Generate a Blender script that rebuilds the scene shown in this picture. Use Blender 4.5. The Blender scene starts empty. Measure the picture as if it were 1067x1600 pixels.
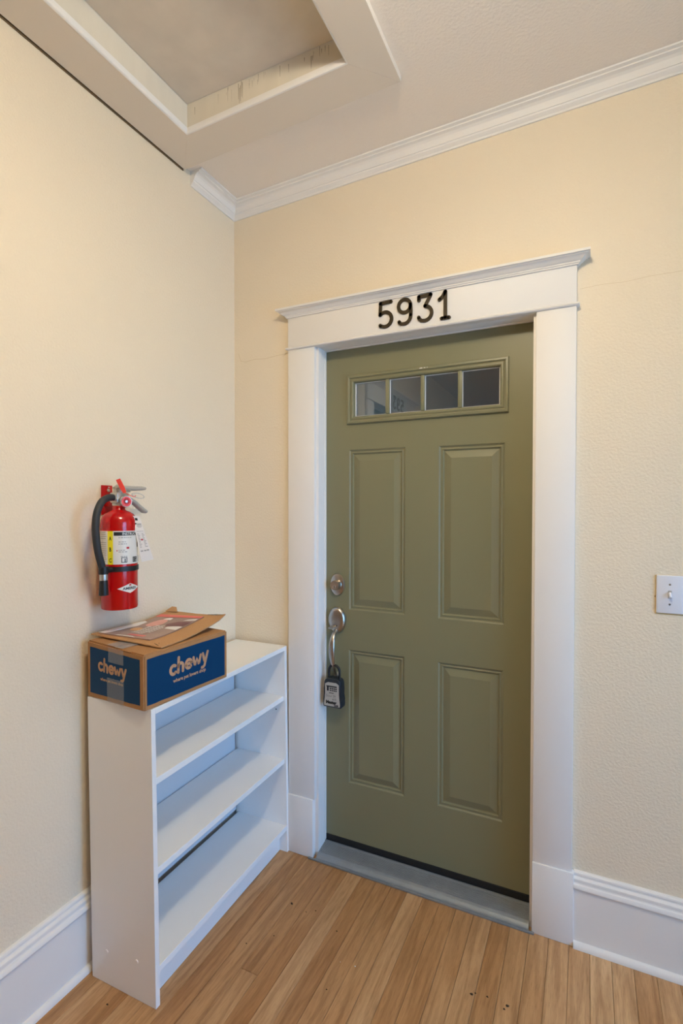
import bpy, bmesh, math, random
from mathutils import Vector, Matrix, noise
random.seed(7)
PI = math.pi
R = math.radians
scene = bpy.context.scene
col = scene.collection

# ------------------------------------------------------------------ camera
FPX, YAW, PITCH, ROLL, CY = 797.55, 25.575, -1.034, 0.04, 809.7
cam_d = bpy.data.cameras.new('camera')
cam = bpy.data.objects.new('camera', cam_d)
col.objects.link(cam)
cam_d.sensor_fit = 'VERTICAL'
cam_d.sensor_height = 36.0
cam_d.lens = FPX / 1600 * 36.0
cam_d.shift_y = (CY - 800) / 1600
cam_d.clip_start = 0.02
cam.location = (1.3844, -1.8135, 1.414)
cam.rotation_mode = 'XYZ'
cam.rotation_euler = (R(90 + PITCH), R(-ROLL), R(YAW))
scene.camera = cam

# ------------------------------------------------------------------ world, light, exposure
world = bpy.data.worlds.new('world')
scene.world = world
world.use_nodes = True
bg = world.node_tree.nodes['Background']
SKY, LOWER_FILL = (0.21, 0.51, 1.0, 1), (0.17, 0.38, 0.66, 1)      # blue sky above the horizon, dimmer blue fill added below to tune the ceiling's light
wn, wl = world.node_tree.nodes, world.node_tree.links
wtc = wn.new('ShaderNodeTexCoord'); wsep = wn.new('ShaderNodeSeparateXYZ'); wr = wn.new('ShaderNodeValToRGB')
wl.new(wtc.outputs['Generated'], wsep.inputs[0]); wl.new(wsep.outputs['Z'], wr.inputs[0])
wr.color_ramp.elements[0].position = 0.0; wr.color_ramp.elements[0].color = LOWER_FILL
wr.color_ramp.elements[1].position = 0.03; wr.color_ramp.elements[1].color = SKY
wl.new(wr.outputs[0], bg.inputs[0])
bg.inputs[1].default_value = 9.6
LAMP_POS = (1.22, -1.30, 2.60)
LAMP_STRENGTH = 106.0
LAMP_COLOR = (1.0, 0.90, 0.69)
# daylight opening in the right-hand wall (the portal only guides the sky's light)
ROOM_X, ROOM_Y = 3.30, -5.6
PART_X, PART_Y = 1.95, -1.35           # unseen partition added to steer the daylight; the hall widens past its end
WIN = (-2.75, -0.45, 0.10, 2.15)        # y0, y1, z0, z1
pd = bpy.data.lights.new('window_portal', 'AREA')
pd.shape = 'RECTANGLE'
pd.size = WIN[3] - WIN[2]
pd.size_y = WIN[1] - WIN[0]
pd.cycles.is_portal = True
po = bpy.data.objects.new('window_portal', pd)
col.objects.link(po)
po.location = (ROOM_X + 0.06, (WIN[0] + WIN[1]) / 2, (WIN[2] + WIN[3]) / 2)
po.rotation_euler = (0, R(90), 0)

vs = scene.view_settings
vs.view_transform = 'Standard'
vs.look = 'None'
vs.gamma = 1.0
vs.use_curve_mapping = False
vs.exposure = 0.0
scene.cycles.use_denoising = True
scene.cycles.max_bounces = 10
scene.cycles.diffuse_bounces = 6

# ------------------------------------------------------------------ colour + materials
def lin(c):
    return c / 12.92 if c <= 0.04045 else ((c + 0.055) / 1.055) ** 2.4
def rgb(r, g, b):
    return (lin(r / 255), lin(g / 255), lin(b / 255), 1)

def mat(name, color, rough=0.5, metal=0.0, bump=0.0, bscale=300.0, var=0.0, vscale=3.0, spec=0.5,
        stretch=(1, 1, 1), bdist=0.002, detail=3.0):
    m = bpy.data.materials.new(name)
    m.use_nodes = True
    nt = m.node_tree
    b = nt.nodes['Principled BSDF']
    b.inputs['Base Color'].default_value = color
    b.inputs['Roughness'].default_value = rough
    b.inputs['Metallic'].default_value = metal
    b.inputs['Specular IOR Level'].default_value = spec
    if bump or var:
        tc = nt.nodes.new('ShaderNodeTexCoord')
        mp = nt.nodes.new('ShaderNodeMapping')
        mp.inputs['Scale'].default_value = stretch
        nt.links.new(tc.outputs['Object'], mp.inputs['Vector'])
    if bump:
        n = nt.nodes.new('ShaderNodeTexNoise')
        n.inputs['Scale'].default_value = bscale
        n.inputs['Detail'].default_value = detail
        nt.links.new(mp.outputs[0], n.inputs['Vector'])
        bp = nt.nodes.new('ShaderNodeBump')
        bp.inputs['Strength'].default_value = bump
        bp.inputs['Distance'].default_value = bdist
        nt.links.new(n.outputs['Fac'], bp.inputs['Height'])
        nt.links.new(bp.outputs[0], b.inputs['Normal'])
    if var:
        n2 = nt.nodes.new('ShaderNodeTexNoise')
        n2.inputs['Scale'].default_value = vscale
        n2.inputs['Detail'].default_value = 5
        nt.links.new(mp.outputs[0], n2.inputs['Vector'])
        mx = nt.nodes.new('ShaderNodeMix')
        mx.data_type = 'RGBA'
        mx.inputs[6].default_value = tuple(c * (1 - var) for c in color[:3]) + (1,)
        mx.inputs[7].default_value = tuple(min(1, c * (1 + var * 0.6)) for c in color[:3]) + (1,)
        nt.links.new(n2.outputs['Fac'], mx.inputs[0])
        nt.links.new(mx.outputs[2], b.inputs['Base Color'])
    return m

def wood_mat():
    m = bpy.data.materials.new('oak_plank')
    m.use_nodes = True
    nt = m.node_tree
    N, L = nt.nodes, nt.links
    b = N['Principled BSDF']
    tc = N.new('ShaderNodeTexCoord')
    oi = N.new('ShaderNodeObjectInfo')
    add = N.new('ShaderNodeVectorMath'); add.operation = 'ADD'
    sc = N.new('ShaderNodeVectorMath'); sc.operation = 'SCALE'
    cmb = N.new('ShaderNodeCombineXYZ')
    for i in range(3):
        L.new(oi.outputs['Random'], cmb.inputs[i])
    L.new(cmb.outputs[0], sc.inputs[0]); sc.inputs[3].default_value = 37.0
    L.new(tc.outputs['Object'], add.inputs[0]); L.new(sc.outputs[0], add.inputs[1])
    mp = N.new('ShaderNodeMapping'); mp.inputs['Scale'].default_value = (1, 0.075, 1)
    L.new(add.outputs[0], mp.inputs['Vector'])
    n1 = N.new('ShaderNodeTexNoise'); n1.inputs['Scale'].default_value = 42; n1.inputs['Detail'].default_value = 6
    n1.inputs['Distortion'].default_value = 1.2
    n2 = N.new('ShaderNodeTexNoise'); n2.inputs['Scale'].default_value = 420; n2.inputs['Detail'].default_value = 3
    mp3 = N.new('ShaderNodeMapping'); mp3.inputs['Scale'].default_value = (1, 0.25, 1)
    L.new(add.outputs[0], mp3.inputs['Vector'])
    n3 = N.new('ShaderNodeTexNoise'); n3.inputs['Scale'].default_value = 7; n3.inputs['Detail'].default_value = 4
    L.new(mp.outputs[0], n1.inputs['Vector']); L.new(mp.outputs[0], n2.inputs['Vector']); L.new(mp3.outputs[0], n3.inputs['Vector'])
    g = N.new('ShaderNodeValToRGB')
    e = g.color_ramp.elements
    e[0].position = 0.30; e[0].color = (0.62, 0.53, 0.44, 1)
    e[1].position = 0.62; e[1].color = (1.06, 1.05, 1.04, 1)
    L.new(n1.outputs['Fac'], g.inputs[0])
    g2 = N.new('ShaderNodeValToRGB')
    e = g2.color_ramp.elements
    e[0].position = 0.30; e[0].color = (0.76, 0.72, 0.68, 1)
    e[1].position = 0.52; e[1].color = (1, 1, 1, 1)
    L.new(n2.outputs['Fac'], g2.inputs[0])
    g3 = N.new('ShaderNodeValToRGB')
    e = g3.color_ramp.elements
    e[0].position = 0.30; e[0].color = (0.85, 0.74, 0.62, 1)
    e[1].position = 0.65; e[1].color = (1.05, 1.05, 1.06, 1)
    L.new(n3.outputs['Fac'], g3.inputs[0])
    def mul(a, c, f):
        x = N.new('ShaderNodeMix'); x.data_type = 'RGBA'; x.blend_type = 'MULTIPLY'; x.inputs[0].default_value = f
        L.new(a, x.inputs[6]); L.new(c, x.inputs[7]); return x.outputs[2]
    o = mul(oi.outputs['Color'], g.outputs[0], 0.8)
    o = mul(o, g2.outputs[0], 0.75)
    o = mul(o, g3.outputs[0], 0.8)
    L.new(o, b.inputs['Base Color'])
    b.inputs['Roughness'].default_value = 0.42
    b.inputs['Specular IOR Level'].default_value = 0.35
    bp = N.new('ShaderNodeBump'); bp.inputs['Strength'].default_value = 0.15; bp.inputs['Distance'].default_value = 0.001
    L.new(n2.outputs['Fac'], bp.inputs['Height']); L.new(bp.outputs[0], b.inputs['Normal'])
    return m

def glass_mat(name, refl=0.14, tint=(1, 1, 1, 1)):
    m = bpy.data.materials.new(name)
    m.use_nodes = True
    nt = m.node_tree
    nt.nodes.remove(nt.nodes['Principled BSDF'])
    out = nt.nodes['Material Output']
    t = nt.nodes.new('ShaderNodeBsdfTransparent'); t.inputs[0].default_value = tint
    g = nt.nodes.new('ShaderNodeBsdfGlossy'); g.inputs['Roughness'].default_value = 0.015
    lw = nt.nodes.new('ShaderNodeLayerWeight'); lw.inputs[0].default_value = 0.35
    ma = nt.nodes.new('ShaderNodeMath'); ma.operation = 'MULTIPLY_ADD'
    ma.inputs[1].default_value = 0.8; ma.inputs[2].default_value = refl
    nt.links.new(lw.outputs['Fresnel'], ma.inputs[0])
    mx = nt.nodes.new('ShaderNodeMixShader')
    nt.links.new(ma.outputs[0], mx.inputs[0]); nt.links.new(t.outputs[0], mx.inputs[1]); nt.links.new(g.outputs[0], mx.inputs[2])
    nt.links.new(mx.outputs[0], out.inputs['Surface'])
    return m

def film_mat(name, color, alpha, rough):
    m = mat(name, color, rough)
    m.node_tree.nodes['Principled BSDF'].inputs['Alpha'].default_value = alpha
    return m

def emit_mat(name, color, strength):
    m = bpy.data.materials.new(name)
    m.use_nodes = True
    b = m.node_tree.nodes['Principled BSDF']
    b.inputs['Base Color'].default_value = (0.9, 0.88, 0.85, 1)
    b.inputs['Emission Color'].default_value = tuple(color) + (1,)
    b.inputs['Emission Strength'].default_value = strength
    return m

M = dict(
    wall=mat('cream_wall_paint', rgb(237, 222, 197), 0.5, bump=0.6, bscale=130, bdist=0.0036, var=0.03, vscale=4, spec=0.3),
    ceil=mat('ceiling_paint', rgb(244, 234, 222), 0.6, bump=0.5, bscale=130, bdist=0.0030, spec=0.25),
    trim=mat('white_trim_paint', rgb(237, 232, 226), 0.5, bump=0.05, bscale=140, bdist=0.0005, var=0.012, vscale=9, spec=0.35),
    hframe=mat('hatch_frame_paint', rgb(230, 219, 204), 0.55, bump=0.05, bscale=120, bdist=0.0005, spec=0.3),
    hatch=mat('hatch_panel_paint', rgb(222, 211, 196), 0.6, bump=0.25, bscale=40, bdist=0.001, var=0.16, vscale=10, spec=0.2, detail=6),
    liner=mat('scuffed_liner_paint', rgb(224, 214, 196), 0.5, bump=0.15, bscale=50, bdist=0.001, var=0.10, vscale=22, stretch=(1, 1, 0.25), spec=0.3),
    door=mat('sage_green_paint', rgb(126, 123, 94), 0.38, bump=0.10, bscale=190, bdist=0.0008, stretch=(3, 1, 0.5), spec=0.45),
    oak=wood_mat(),
    sub=mat('dark_subfloor', rgb(52, 36, 24), 0.8),
    lam=mat('white_laminate', rgb(242, 240, 237), 0.28, bump=0.03, bscale=350, bdist=0.0004, spec=0.45),
    lamedge=mat('white_laminate_edge', rgb(226, 222, 222), 0.4),
    back=mat('white_hardboard', rgb(206, 208, 212), 0.6),
    black=mat('black_plastic', rgb(22, 23, 25), 0.45),
    rubber=mat('black_rubber', rgb(38, 42, 46), 0.6, bump=0.2, bscale=500, bdist=0.0005),
    red=mat('red_enamel', rgb(186, 8, 12), 0.16, spec=0.6),
    redplain=mat('red_bracket_paint', rgb(178, 12, 14), 0.3),
    redtag=mat('red_seal_plastic', rgb(236, 70, 58), 0.4),
    nickel=mat('satin_nickel', rgb(190, 182, 172), 0.30, metal=1.0),
    steel=mat('cast_aluminium', rgb(200, 197, 190), 0.38, metal=0.85),
    lever=mat('grey_lever_paint', rgb(178, 174, 166), 0.45, metal=0.25),
    bronze=mat("dark_bronze", rgb(62, 50, 32), 0.45, metal=0.4),
    alu=mat('worn_aluminium', rgb(150, 155, 158), 0.45, metal=0.55, var=0.18, vscale=30),
    sweep=mat('black_sweep_rubber', rgb(20, 19, 18), 0.7),
    label=mat('label_paper', rgb(226, 222, 214), 0.35),
    labelgrey=mat('label_print_grey', rgb(170, 166, 160), 0.5),
    yellow=mat('label_yellow', rgb(238, 218, 30), 0.4),
    ink=mat('black_ink', rgb(20, 20, 20), 0.5),
    redink=mat('red_ink', rgb(190, 40, 44), 0.5),
    card=mat('kraft_cardboard', rgb(170, 126, 84), 0.75, var=0.08, vscale=35, bump=0.12, bscale=120, bdist=0.0006, spec=0.2),
    mailer=mat('kraft_mailer_paper', rgb(186, 142, 98), 0.7, var=0.06, vscale=30, bump=0.25, bscale=60, bdist=0.001, spec=0.25),
    blue=mat('blue_box_print', rgb(0, 56, 96), 0.55, var=0.08, vscale=30, spec=0.2),
    tan=mat('kraft_print', rgb(192, 148, 112), 0.7),
    tape=film_mat('clear_packing_tape', rgb(186, 188, 192), 0.30, 0.25),
    paper=mat('white_paper', rgb(232, 226, 220), 0.45),
    magbrown=mat('magazine_brown', rgb(158, 128, 112), 0.32, var=0.2, vscale=45),
    magdark=mat('magazine_maroon', rgb(112, 52, 46), 0.32),
    magred=mat('magazine_red', rgb(222, 96, 84), 0.32),
    magpink=mat('magazine_pink', rgb(224, 160, 146), 0.32, var=0.12, vscale=60),
    magorange=mat('magazine_orange', rgb(216, 160, 96), 0.32),
    switch=mat('white_switch_plastic', rgb(226, 226, 232), 0.3),
    screw=mat('screw_metal', rgb(150, 146, 140), 0.4, metal=0.8),
    greyface=mat('lockbox_grey_face', rgb(176, 172, 164), 0.4),
    bluegrey=mat('lockbox_bumper', rgb(30, 36, 42), 0.5),
    crumb=mat('dry_leaf_crumb', rgb(62, 44, 26), 0.9),
    speck=mat('white_paint_speck', rgb(236, 232, 224), 0.6),
    grime=mat('grey_grime', rgb(150, 136, 116), 0.8),
    oldpaint=mat('old_yellow_paint', rgb(206, 178, 126), 0.6),
    crack=mat('wall_hairline', rgb(206, 182, 142), 0.7),
    gap=mat('shade_and_tear_brown', rgb(120, 98, 68), 0.9),
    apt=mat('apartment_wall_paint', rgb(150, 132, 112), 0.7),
    glass=glass_mat('door_glass', 0.07),
    winglass=glass_mat('window_glass', 0.02),
    bowl=emit_mat('lamp_bowl_glow', LAMP_COLOR, LAMP_STRENGTH),
    brass=mat('lamp_base_metal', rgb(176, 164, 140), 0.4, metal=0.8),
)

# ------------------------------------------------------------------ mesh helpers
class MB:
    def __init__(self):
        self.bm = bmesh.new()
    def box(self, x0, x1, y0, y1, z0, z1, bevel=0.0, seg=2):
        bm = self.bm
        pts = [(x0, y0, z0), (x1, y0, z0), (x1, y1, z0), (x0, y1, z0), (x0, y0, z1), (x1, y0, z1), (x1, y1, z1), (x0, y1, z1)]
        v = [bm.verts.new(p) for p in pts]
        fs = [bm.faces.new([v[i] for i in f]) for f in ((0, 3, 2, 1), (4, 5, 6, 7), (0, 1, 5, 4), (1, 2, 6, 5), (2, 3, 7, 6), (3, 0, 4, 7))]
        if bevel:
            es = {e for f in fs for e in f.edges}
            bmesh.ops.bevel(bm, geom=list(es), offset=bevel, segments=seg, affect='EDGES', profile=0.5)
        return self
    def verts_faces(self, vs, fs):
        v = [self.bm.verts.new(p) for p in vs]
        for f in fs:
            try:
                self.bm.faces.new([v[i] for i in f])
            except ValueError:
                pass
        return self
    def prism(self, poly, fn0, fn1):
        """polygon poly mapped by fn0 (bottom) and fn1 (top)"""
        n = len(poly)
        a = [self.bm.verts.new(fn0(*p)) for p in poly]
        b = [self.bm.verts.new(fn1(*p)) for p in poly]
        self.bm.faces.new(a[::-1]); self.bm.faces.new(b)
        for i in range(n):
            j = (i + 1) % n
            self.bm.faces.new([a[i], a[j], b[j], b[i]])
        return self
    def lathe(self, prof, axis_o=(0, 0, 0), axis=(0, 0, 1), n=40, sx=1.0, sy=1.0):
        o = Vector(axis_o); ax = Vector(axis).normalized()
        u = ax.orthogonal().normalized()
        if abs(ax.z) < 0.9:
            u = ax.cross(Vector((0, 0, 1))).normalized()
        w = ax.cross(u)
        rings = []
        for (r, h) in prof:
            if r < 1e-6:
                rings.append([self.bm.verts.new(o + ax * h)])
            else:
                rings.append([self.bm.verts.new(o + ax * h + u * (r * sx * math.cos(2 * PI * i / n)) + w * (r * sy * math.sin(2 * PI * i / n))) for i in range(n)])
        for a, b in zip(rings, rings[1:]):
            for i in range(n):
                j = (i + 1) % n
                if len(a) == 1 and len(b) == 1: continue
                if len(a) == 1: self.bm.faces.new([a[0], b[j], b[i]])
                elif len(b) == 1: self.bm.faces.new([a[i], a[j], b[0]])
                else: self.bm.faces.new([a[i], a[j], b[j], b[i]])
        for rg, rev in ((rings[0], True), (rings[-1], False)):
            if len(rg) > 2:
                self.bm.faces.new(rg[::-1] if rev else rg)
        return self
    def tube(self, pts, rad, n=14, flat=None, closed=False):
        P = [Vector(p) for p in pts]
        m = len(P)
        rr = rad if isinstance(rad, (list, tuple)) else [rad] * m
        rings = []
        prev = None
        for i, p in enumerate(P):
            if closed:
                t = (P[(i + 1) % m] - P[i - 1]).normalized()
            else:
                t = (P[min(i + 1, m - 1)] - P[max(i - 1, 0)]).normalized()
            if prev is None:
                u = t.orthogonal().normalized() if flat is None else (Vector(flat) - t * t.dot(Vector(flat))).normalized()
            else:
                u = (prev - t * t.dot(prev)).normalized()
            prev = u
            w = t.cross(u)
            ra, rb = rr[i] if isinstance(rr[i], (list, tuple)) else (rr[i], rr[i])
            rings.append([self.bm.verts.new(p + u * (ra * math.cos(2 * PI * k / n)) + w * (rb * math.sin(2 * PI * k / n))) for k in range(n)])
        pairs = list(zip(rings, rings[1:]))
        if closed: pairs.append((rings[-1], rings[0]))
        for a, b in pairs:
            for i in range(n):
                j = (i + 1) % n
                self.bm.faces.new([a[i], a[j], b[j], b[i]])
        if not closed:
            self.bm.faces.new(rings[0][::-1]); self.bm.faces.new(rings[-1])
        return self
    def sweep(self, path, prof, zoff=None, caps=True):
        """mitred sweep. path: 2D points (x,y); outward is to the right of travel; prof: closed list (d,z)."""
        P = [Vector(p) for p in path]
        m = len(P)
        rings = []
        for i in range(m):
            ns = []
            if i > 0:
                t = (P[i] - P[i - 1]).normalized(); ns.append(Vector((t.y, -t.x)))
            if i < m - 1:
                t = (P[i + 1] - P[i]).normalized(); ns.append(Vector((t.y, -t.x)))
            if len(ns) == 2:
                s = ns[0] + ns[1]; nn = s / (s.dot(ns[0]))
            else:
                nn = ns[0]
            rg = []
            for d, z in prof:
                q = P[i] + nn * d
                rg.append(self.bm.verts.new((q.x, q.y, z + (zoff(q.x, q.y) if zoff else 0))))
            rings.append(rg)
        k = len(prof)
        for a, b in zip(rings, rings[1:]):
            for i in range(k):
                j = (i + 1) % k
                self.bm.faces.new([a[i], a[j], b[j], b[i]])
        if caps:
            self.bm.faces.new(rings[0]); self.bm.faces.new(rings[-1][::-1])
        return self
    def build(self, name, material, parent=None, smooth=None, loc=None):
        bmesh.ops.recalc_face_normals(self.bm, faces=self.bm.faces)
        me = bpy.data.meshes.new(name)
        self.bm.to_mesh(me)
        self.bm.free()
        me.materials.append(M[material])
        if smooth is not None:
            for p in me.polygons: p.use_smooth = True
            me.set_sharp_from_angle(angle=R(smooth))
        o = bpy.data.objects.new(name, me)
        col.objects.link(o)
        if parent is not None: o.parent = parent
        if loc: o.location = loc
        return o

def empty(name, loc=(0, 0, 0), rot=(0, 0, 0)):
    o = bpy.data.objects.new(name, None)
    o.empty_display_size = 0.05
    col.objects.link(o)
    o.location = loc
    o.rotation_euler = rot
    return o
def tag(o, label, cat=None, group=None):
    o['label'] = label
    if cat: o['category'] = cat
    if group: o['group'] = group
    return o
def struct(o, label=None):
    o['kind'] = 'structure'
    if label: o['label'] = label
    return o

def stroke_polys(pts, w, n=8):
    """ribbon with round caps along a 2D polyline -> list of polygons (quads + cap fans)"""
    P = [Vector(p) for p in pts]
    polys = []
    L, Rr = [], []
    for i, p in enumerate(P):
        t = (P[min(i + 1, len(P) - 1)] - P[max(i - 1, 0)]).normalized()
        nrm = Vector((-t.y, t.x)) * (w / 2)
        L.append(p + nrm); Rr.append(p - nrm)
    outline = list(Rr)
    t = (P[-1] - P[-2]).normalized(); a0 = math.atan2(-t.x, t.y)
    a0 = math.atan2(t.y, t.x) - PI / 2
    for k in range(1, n):
        a = a0 + PI * k / n
        outline.append(P[-1] + Vector((math.cos(a), math.sin(a))) * (w / 2))
    outline += L[::-1]
    t = (P[1] - P[0]).normalized(); a0 = math.atan2(t.y, t.x) + PI / 2
    for k in range(1, n):
        a = a0 + PI * k / n
        outline.append(P[0] + Vector((math.cos(a), math.sin(a))) * (w / 2))
    return outline, L, Rr
def add_stroke(mb, pts, w, f0, f1, n=8):
    """solid ribbon: f0/f1 map 2D to 3D on the lower and upper side"""
    P = [Vector(p) for p in pts]
    _, L, Rr = stroke_polys(pts, w, n)
    bm = mb.bm
    def solid(poly):
        a = [bm.verts.new(f0(q.x, q.y)) for q in poly]
        b = [bm.verts.new(f1(q.x, q.y)) for q in poly]
        bm.faces.new(b); bm.faces.new(a[::-1])
        for i in range(len(poly)):
            j = (i + 1) % len(poly)
            bm.faces.new([a[i], a[j], b[j], b[i]])
    for i in range(len(P) - 1):
        solid([Rr[i], Rr[i + 1], L[i + 1], L[i]])
    for c in (P[0], P[-1]):
        solid([c + Vector((math.cos(2 * PI * k / 14), math.sin(2 * PI * k / 14))) * (w / 2) for k in range(14)])
def arc(cx, cy, rx, ry, a0, a1, n=14):
    return [(cx + rx * math.cos(R(a0 + (a1 - a0) * i / n)), cy + ry * math.sin(R(a0 + (a1 - a0) * i / n))) for i in range(n + 1)]

def text_polys(body, size, align='LEFT', bold=0.0):
    """built-in font outline as (verts2d, faces)"""
    cu = bpy.data.curves.new('lettering', 'FONT')
    cu.body = body; cu.size = size; cu.align_x = align; cu.offset = bold
    cu.resolution_u = 3
    o = bpy.data.objects.new('lettering', cu)
    col.objects.link(o)
    dg = bpy.context.evaluated_depsgraph_get()
    dg.update()
    me = bpy.data.meshes.new_from_object(o.evaluated_get(dg))
    vs_ = [(v.co.x, v.co.y) for v in me.vertices]
    fs_ = [list(p.vertices) for p in me.polygons]
    bpy.data.objects.remove(o); bpy.data.curves.remove(cu); bpy.data.meshes.remove(me)
    return vs_, fs_
def add_text(mb, body, size, f, ox=0, oy=0, align='LEFT', bold=0.0, sx=1.0):
    vs_, fs_ = text_polys(body, size, align, bold)
    mb.verts_faces([f(ox + x * sx, oy + y) for x, y in vs_], fs_)

# ================================================================== THE SETTING
CEIL0, CSL = 2.712, 0.0264
def cz(x, y=0): return CEIL0 + CSL * x
T = 0.12
# opening of the door in the back wall
JX0, JX1, JZ = 0.415, 1.223, 2.060
b = MB()
b.box(-T, JX0 - 0.02, 0, T, -0.02, 2.95); b.box(JX1 + 0.02, ROOM_X + T, 0, T, -0.02, 2.95); b.box(JX0 - 0.02, JX1 + 0.02, 0, T, JZ + 0.02, 2.95)
struct(b.build('wall_back', 'wall'), 'cream textured wall around the green door')
b = MB()
NBY, LIFT = -2.653, 0.115
N0, N1 = NBY + JX0 - 0.02, NBY + JX1 + 0.02   # doorway of the neighbouring flat in the left wall
b.box(-T, 0, N1, 0, -0.02, 2.95); b.box(-T, 0, ROOM_Y, N0, -0.02, 2.95); b.box(-T, 0, N0, N1, JZ + LIFT + 0.02, 2.95)
struct(b.build('wall_left', 'wall'), 'cream textured wall with fire extinguisher')
b = MB()
y0, y1, z0, z1 = WIN
b.box(ROOM_X, ROOM_X + T, y1, 0, -0.02, 2.95); b.box(ROOM_X, ROOM_X + T, ROOM_Y, y0, -0.02, 2.95)
b.box(ROOM_X, ROOM_X + T, y0, y1, -0.02, z0); b.box(ROOM_X, ROOM_X + T, y0, y1, z1, 2.95)
struct(b.build('wall_right', 'wall'), 'cream wall with the tall window')
b = MB(); b.box(PART_X, PART_X + 0.11, ROOM_Y, PART_Y, -0.02, 2.95)
struct(b.build('wall_daylight_baffle', 'wall'), 'added cream partition wall steering the daylight')
b = MB(); b.box(-T, ROOM_X + T, ROOM_Y - T, ROOM_Y, -0.02, 2.95)
struct(b.build('wall_front', 'wall'), 'plain cream wall closing the hall')
# window in the right wall
w = struct(empty('window_1', (ROOM_X + 0.05, (y0 + y1) / 2, z0)), 'tall white framed hall window')
wy, wz = (y1 - y0) / 2, z1 - z0
b = MB()
b.box(-0.03, 0.03, -wy, -wy + 0.05, 0, wz); b.box(-0.03, 0.03, wy - 0.05, wy, 0, wz); b.box(-0.03, 0.03, -wy + 0.05, wy - 0.05, 0, 0.05); b.box(-0.03, 0.03, -wy + 0.05, wy - 0.05, wz - 0.05, wz)
b.build('window_frame', 'trim', w)
b = MB(); b.box(-0.02, 0.02, -wy + 0.05, wy - 0.05, wz * 0.5 - 0.02, wz * 0.5 + 0.02); b.build('meeting_rail', 'trim', w)
for a_, c_ in ((0.05, wz * 0.5 - 0.02), (wz * 0.5 + 0.02, wz - 0.05)):
    b = MB(); b.box(-0.003, 0.003, -wy + 0.05, wy - 0.05, a_, c_); b.build('pane', 'winglass', w)

# ceiling with the hatch opening
HX0, HX1, HY0, HY1 = 0.140, 0.748, -1.050, -0.442
b = MB()
for (xa, xb, ya, yb) in ((-T, HX0, ROOM_Y, 0.0), (HX1, ROOM_X + T, ROOM_Y, 0.0), (HX0, HX1, HY1, 0.0), (HX0, HX1, ROOM_Y, HY0)):
    vs8 = []
    for dz in (0, 0.06):
        for (x, y) in ((xa, ya), (xb, ya), (xb, yb), (xa, yb)):
            vs8.append((x, y, cz(x) + dz))
    b.verts_faces(vs8, ((0, 3, 2, 1), (4, 5, 6, 7), (0, 1, 5, 4), (1, 2, 6, 5), (2, 3, 7, 6), (3, 0, 4, 7)))
struct(b.build('ceiling', 'ceil'), 'textured off-white ceiling')

# floor: sub-floor and strip planks
fl = struct(empty('floor', (0, 0, 0)), 'honey oak strip floor')
b = MB(); b.box(-T, ROOM_X + T, ROOM_Y - T, T, -0.05, -0.011); b.build('subfloor', 'sub', fl)
PITCH_W = 0.0606
PX0 = 0.377 - 6 * PITCH_W - PITCH_W
k = 0
x = PX0
rows = []
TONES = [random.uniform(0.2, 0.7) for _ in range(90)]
# board tones by row; paler right boards mix wear with painted-in daylight, row 7 starts at x = 0.377
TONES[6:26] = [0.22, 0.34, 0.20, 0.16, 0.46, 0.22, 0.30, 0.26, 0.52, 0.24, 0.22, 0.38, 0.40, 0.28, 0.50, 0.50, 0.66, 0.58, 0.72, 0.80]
while x < ROOM_X:
    rows.append(x); x += PITCH_W
known = {}
for i, xr in enumerate(rows):
    cuts = [0.0 + 0.0]
    if abs(xr - (0.377 + PITCH_W)) < 0.01:
        cuts = [0.0, -0.55, -1.35, -2.4, ROOM_Y]
    else:
        first = random.uniform(-1.5, -0.9)
        cuts = [0.0, first, first - random.uniform(0.8, 1.4)]
        if cuts[-1] < ROOM_Y + 0.3: cuts[-1] = ROOM_Y
        else: cuts.append(ROOM_Y)
    for ya, yb in zip(cuts, cuts[1:]):
        x0_, x1_ = max(xr, 0.0) + 0.0003, min(xr + PITCH_W, ROOM_X) - 0.0003
        if x1_ - x0_ < 0.01: continue
        b = MB()
        h = random.uniform(-0.0004, 0.0)
        L2, W2 = (ya - yb) / 2 - 0.0003, (x1_ - x0_) / 2
        e = 0.0013
        vs_ = []
        for (ex, zz) in ((0, -0.011), (0, h - e), (e, h)):
            vs_ += [(-W2 + ex, -L2 + ex, zz), (W2 - ex, -L2 + ex, zz), (W2 - ex, L2 - ex, zz), (-W2 + ex, L2 - ex, zz)]
        fs_ = [(8, 9, 10, 11), (0, 3, 2, 1)]
        for r_ in (0, 4):
            for q in range(4):
                fs_.append((r_ + q, r_ + (q + 1) % 4, r_ + 4 + (q + 1) % 4, r_ + 4 + q))
        b.verts_faces(vs_, fs_)
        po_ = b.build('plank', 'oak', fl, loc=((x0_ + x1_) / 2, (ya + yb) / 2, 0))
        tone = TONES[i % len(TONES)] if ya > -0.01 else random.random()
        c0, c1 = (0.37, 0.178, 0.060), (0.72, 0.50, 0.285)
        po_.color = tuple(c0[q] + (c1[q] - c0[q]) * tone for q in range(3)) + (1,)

# room beyond the door (only seen as the dark behind its panes)
b = MB()
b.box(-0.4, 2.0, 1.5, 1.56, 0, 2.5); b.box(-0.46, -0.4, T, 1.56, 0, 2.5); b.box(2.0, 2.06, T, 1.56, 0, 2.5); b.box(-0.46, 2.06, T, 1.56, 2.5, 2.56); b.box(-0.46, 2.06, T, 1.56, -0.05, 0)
struct(b.build('wall_apartment', 'apt'), 'dim room behind the door panes')

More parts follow.
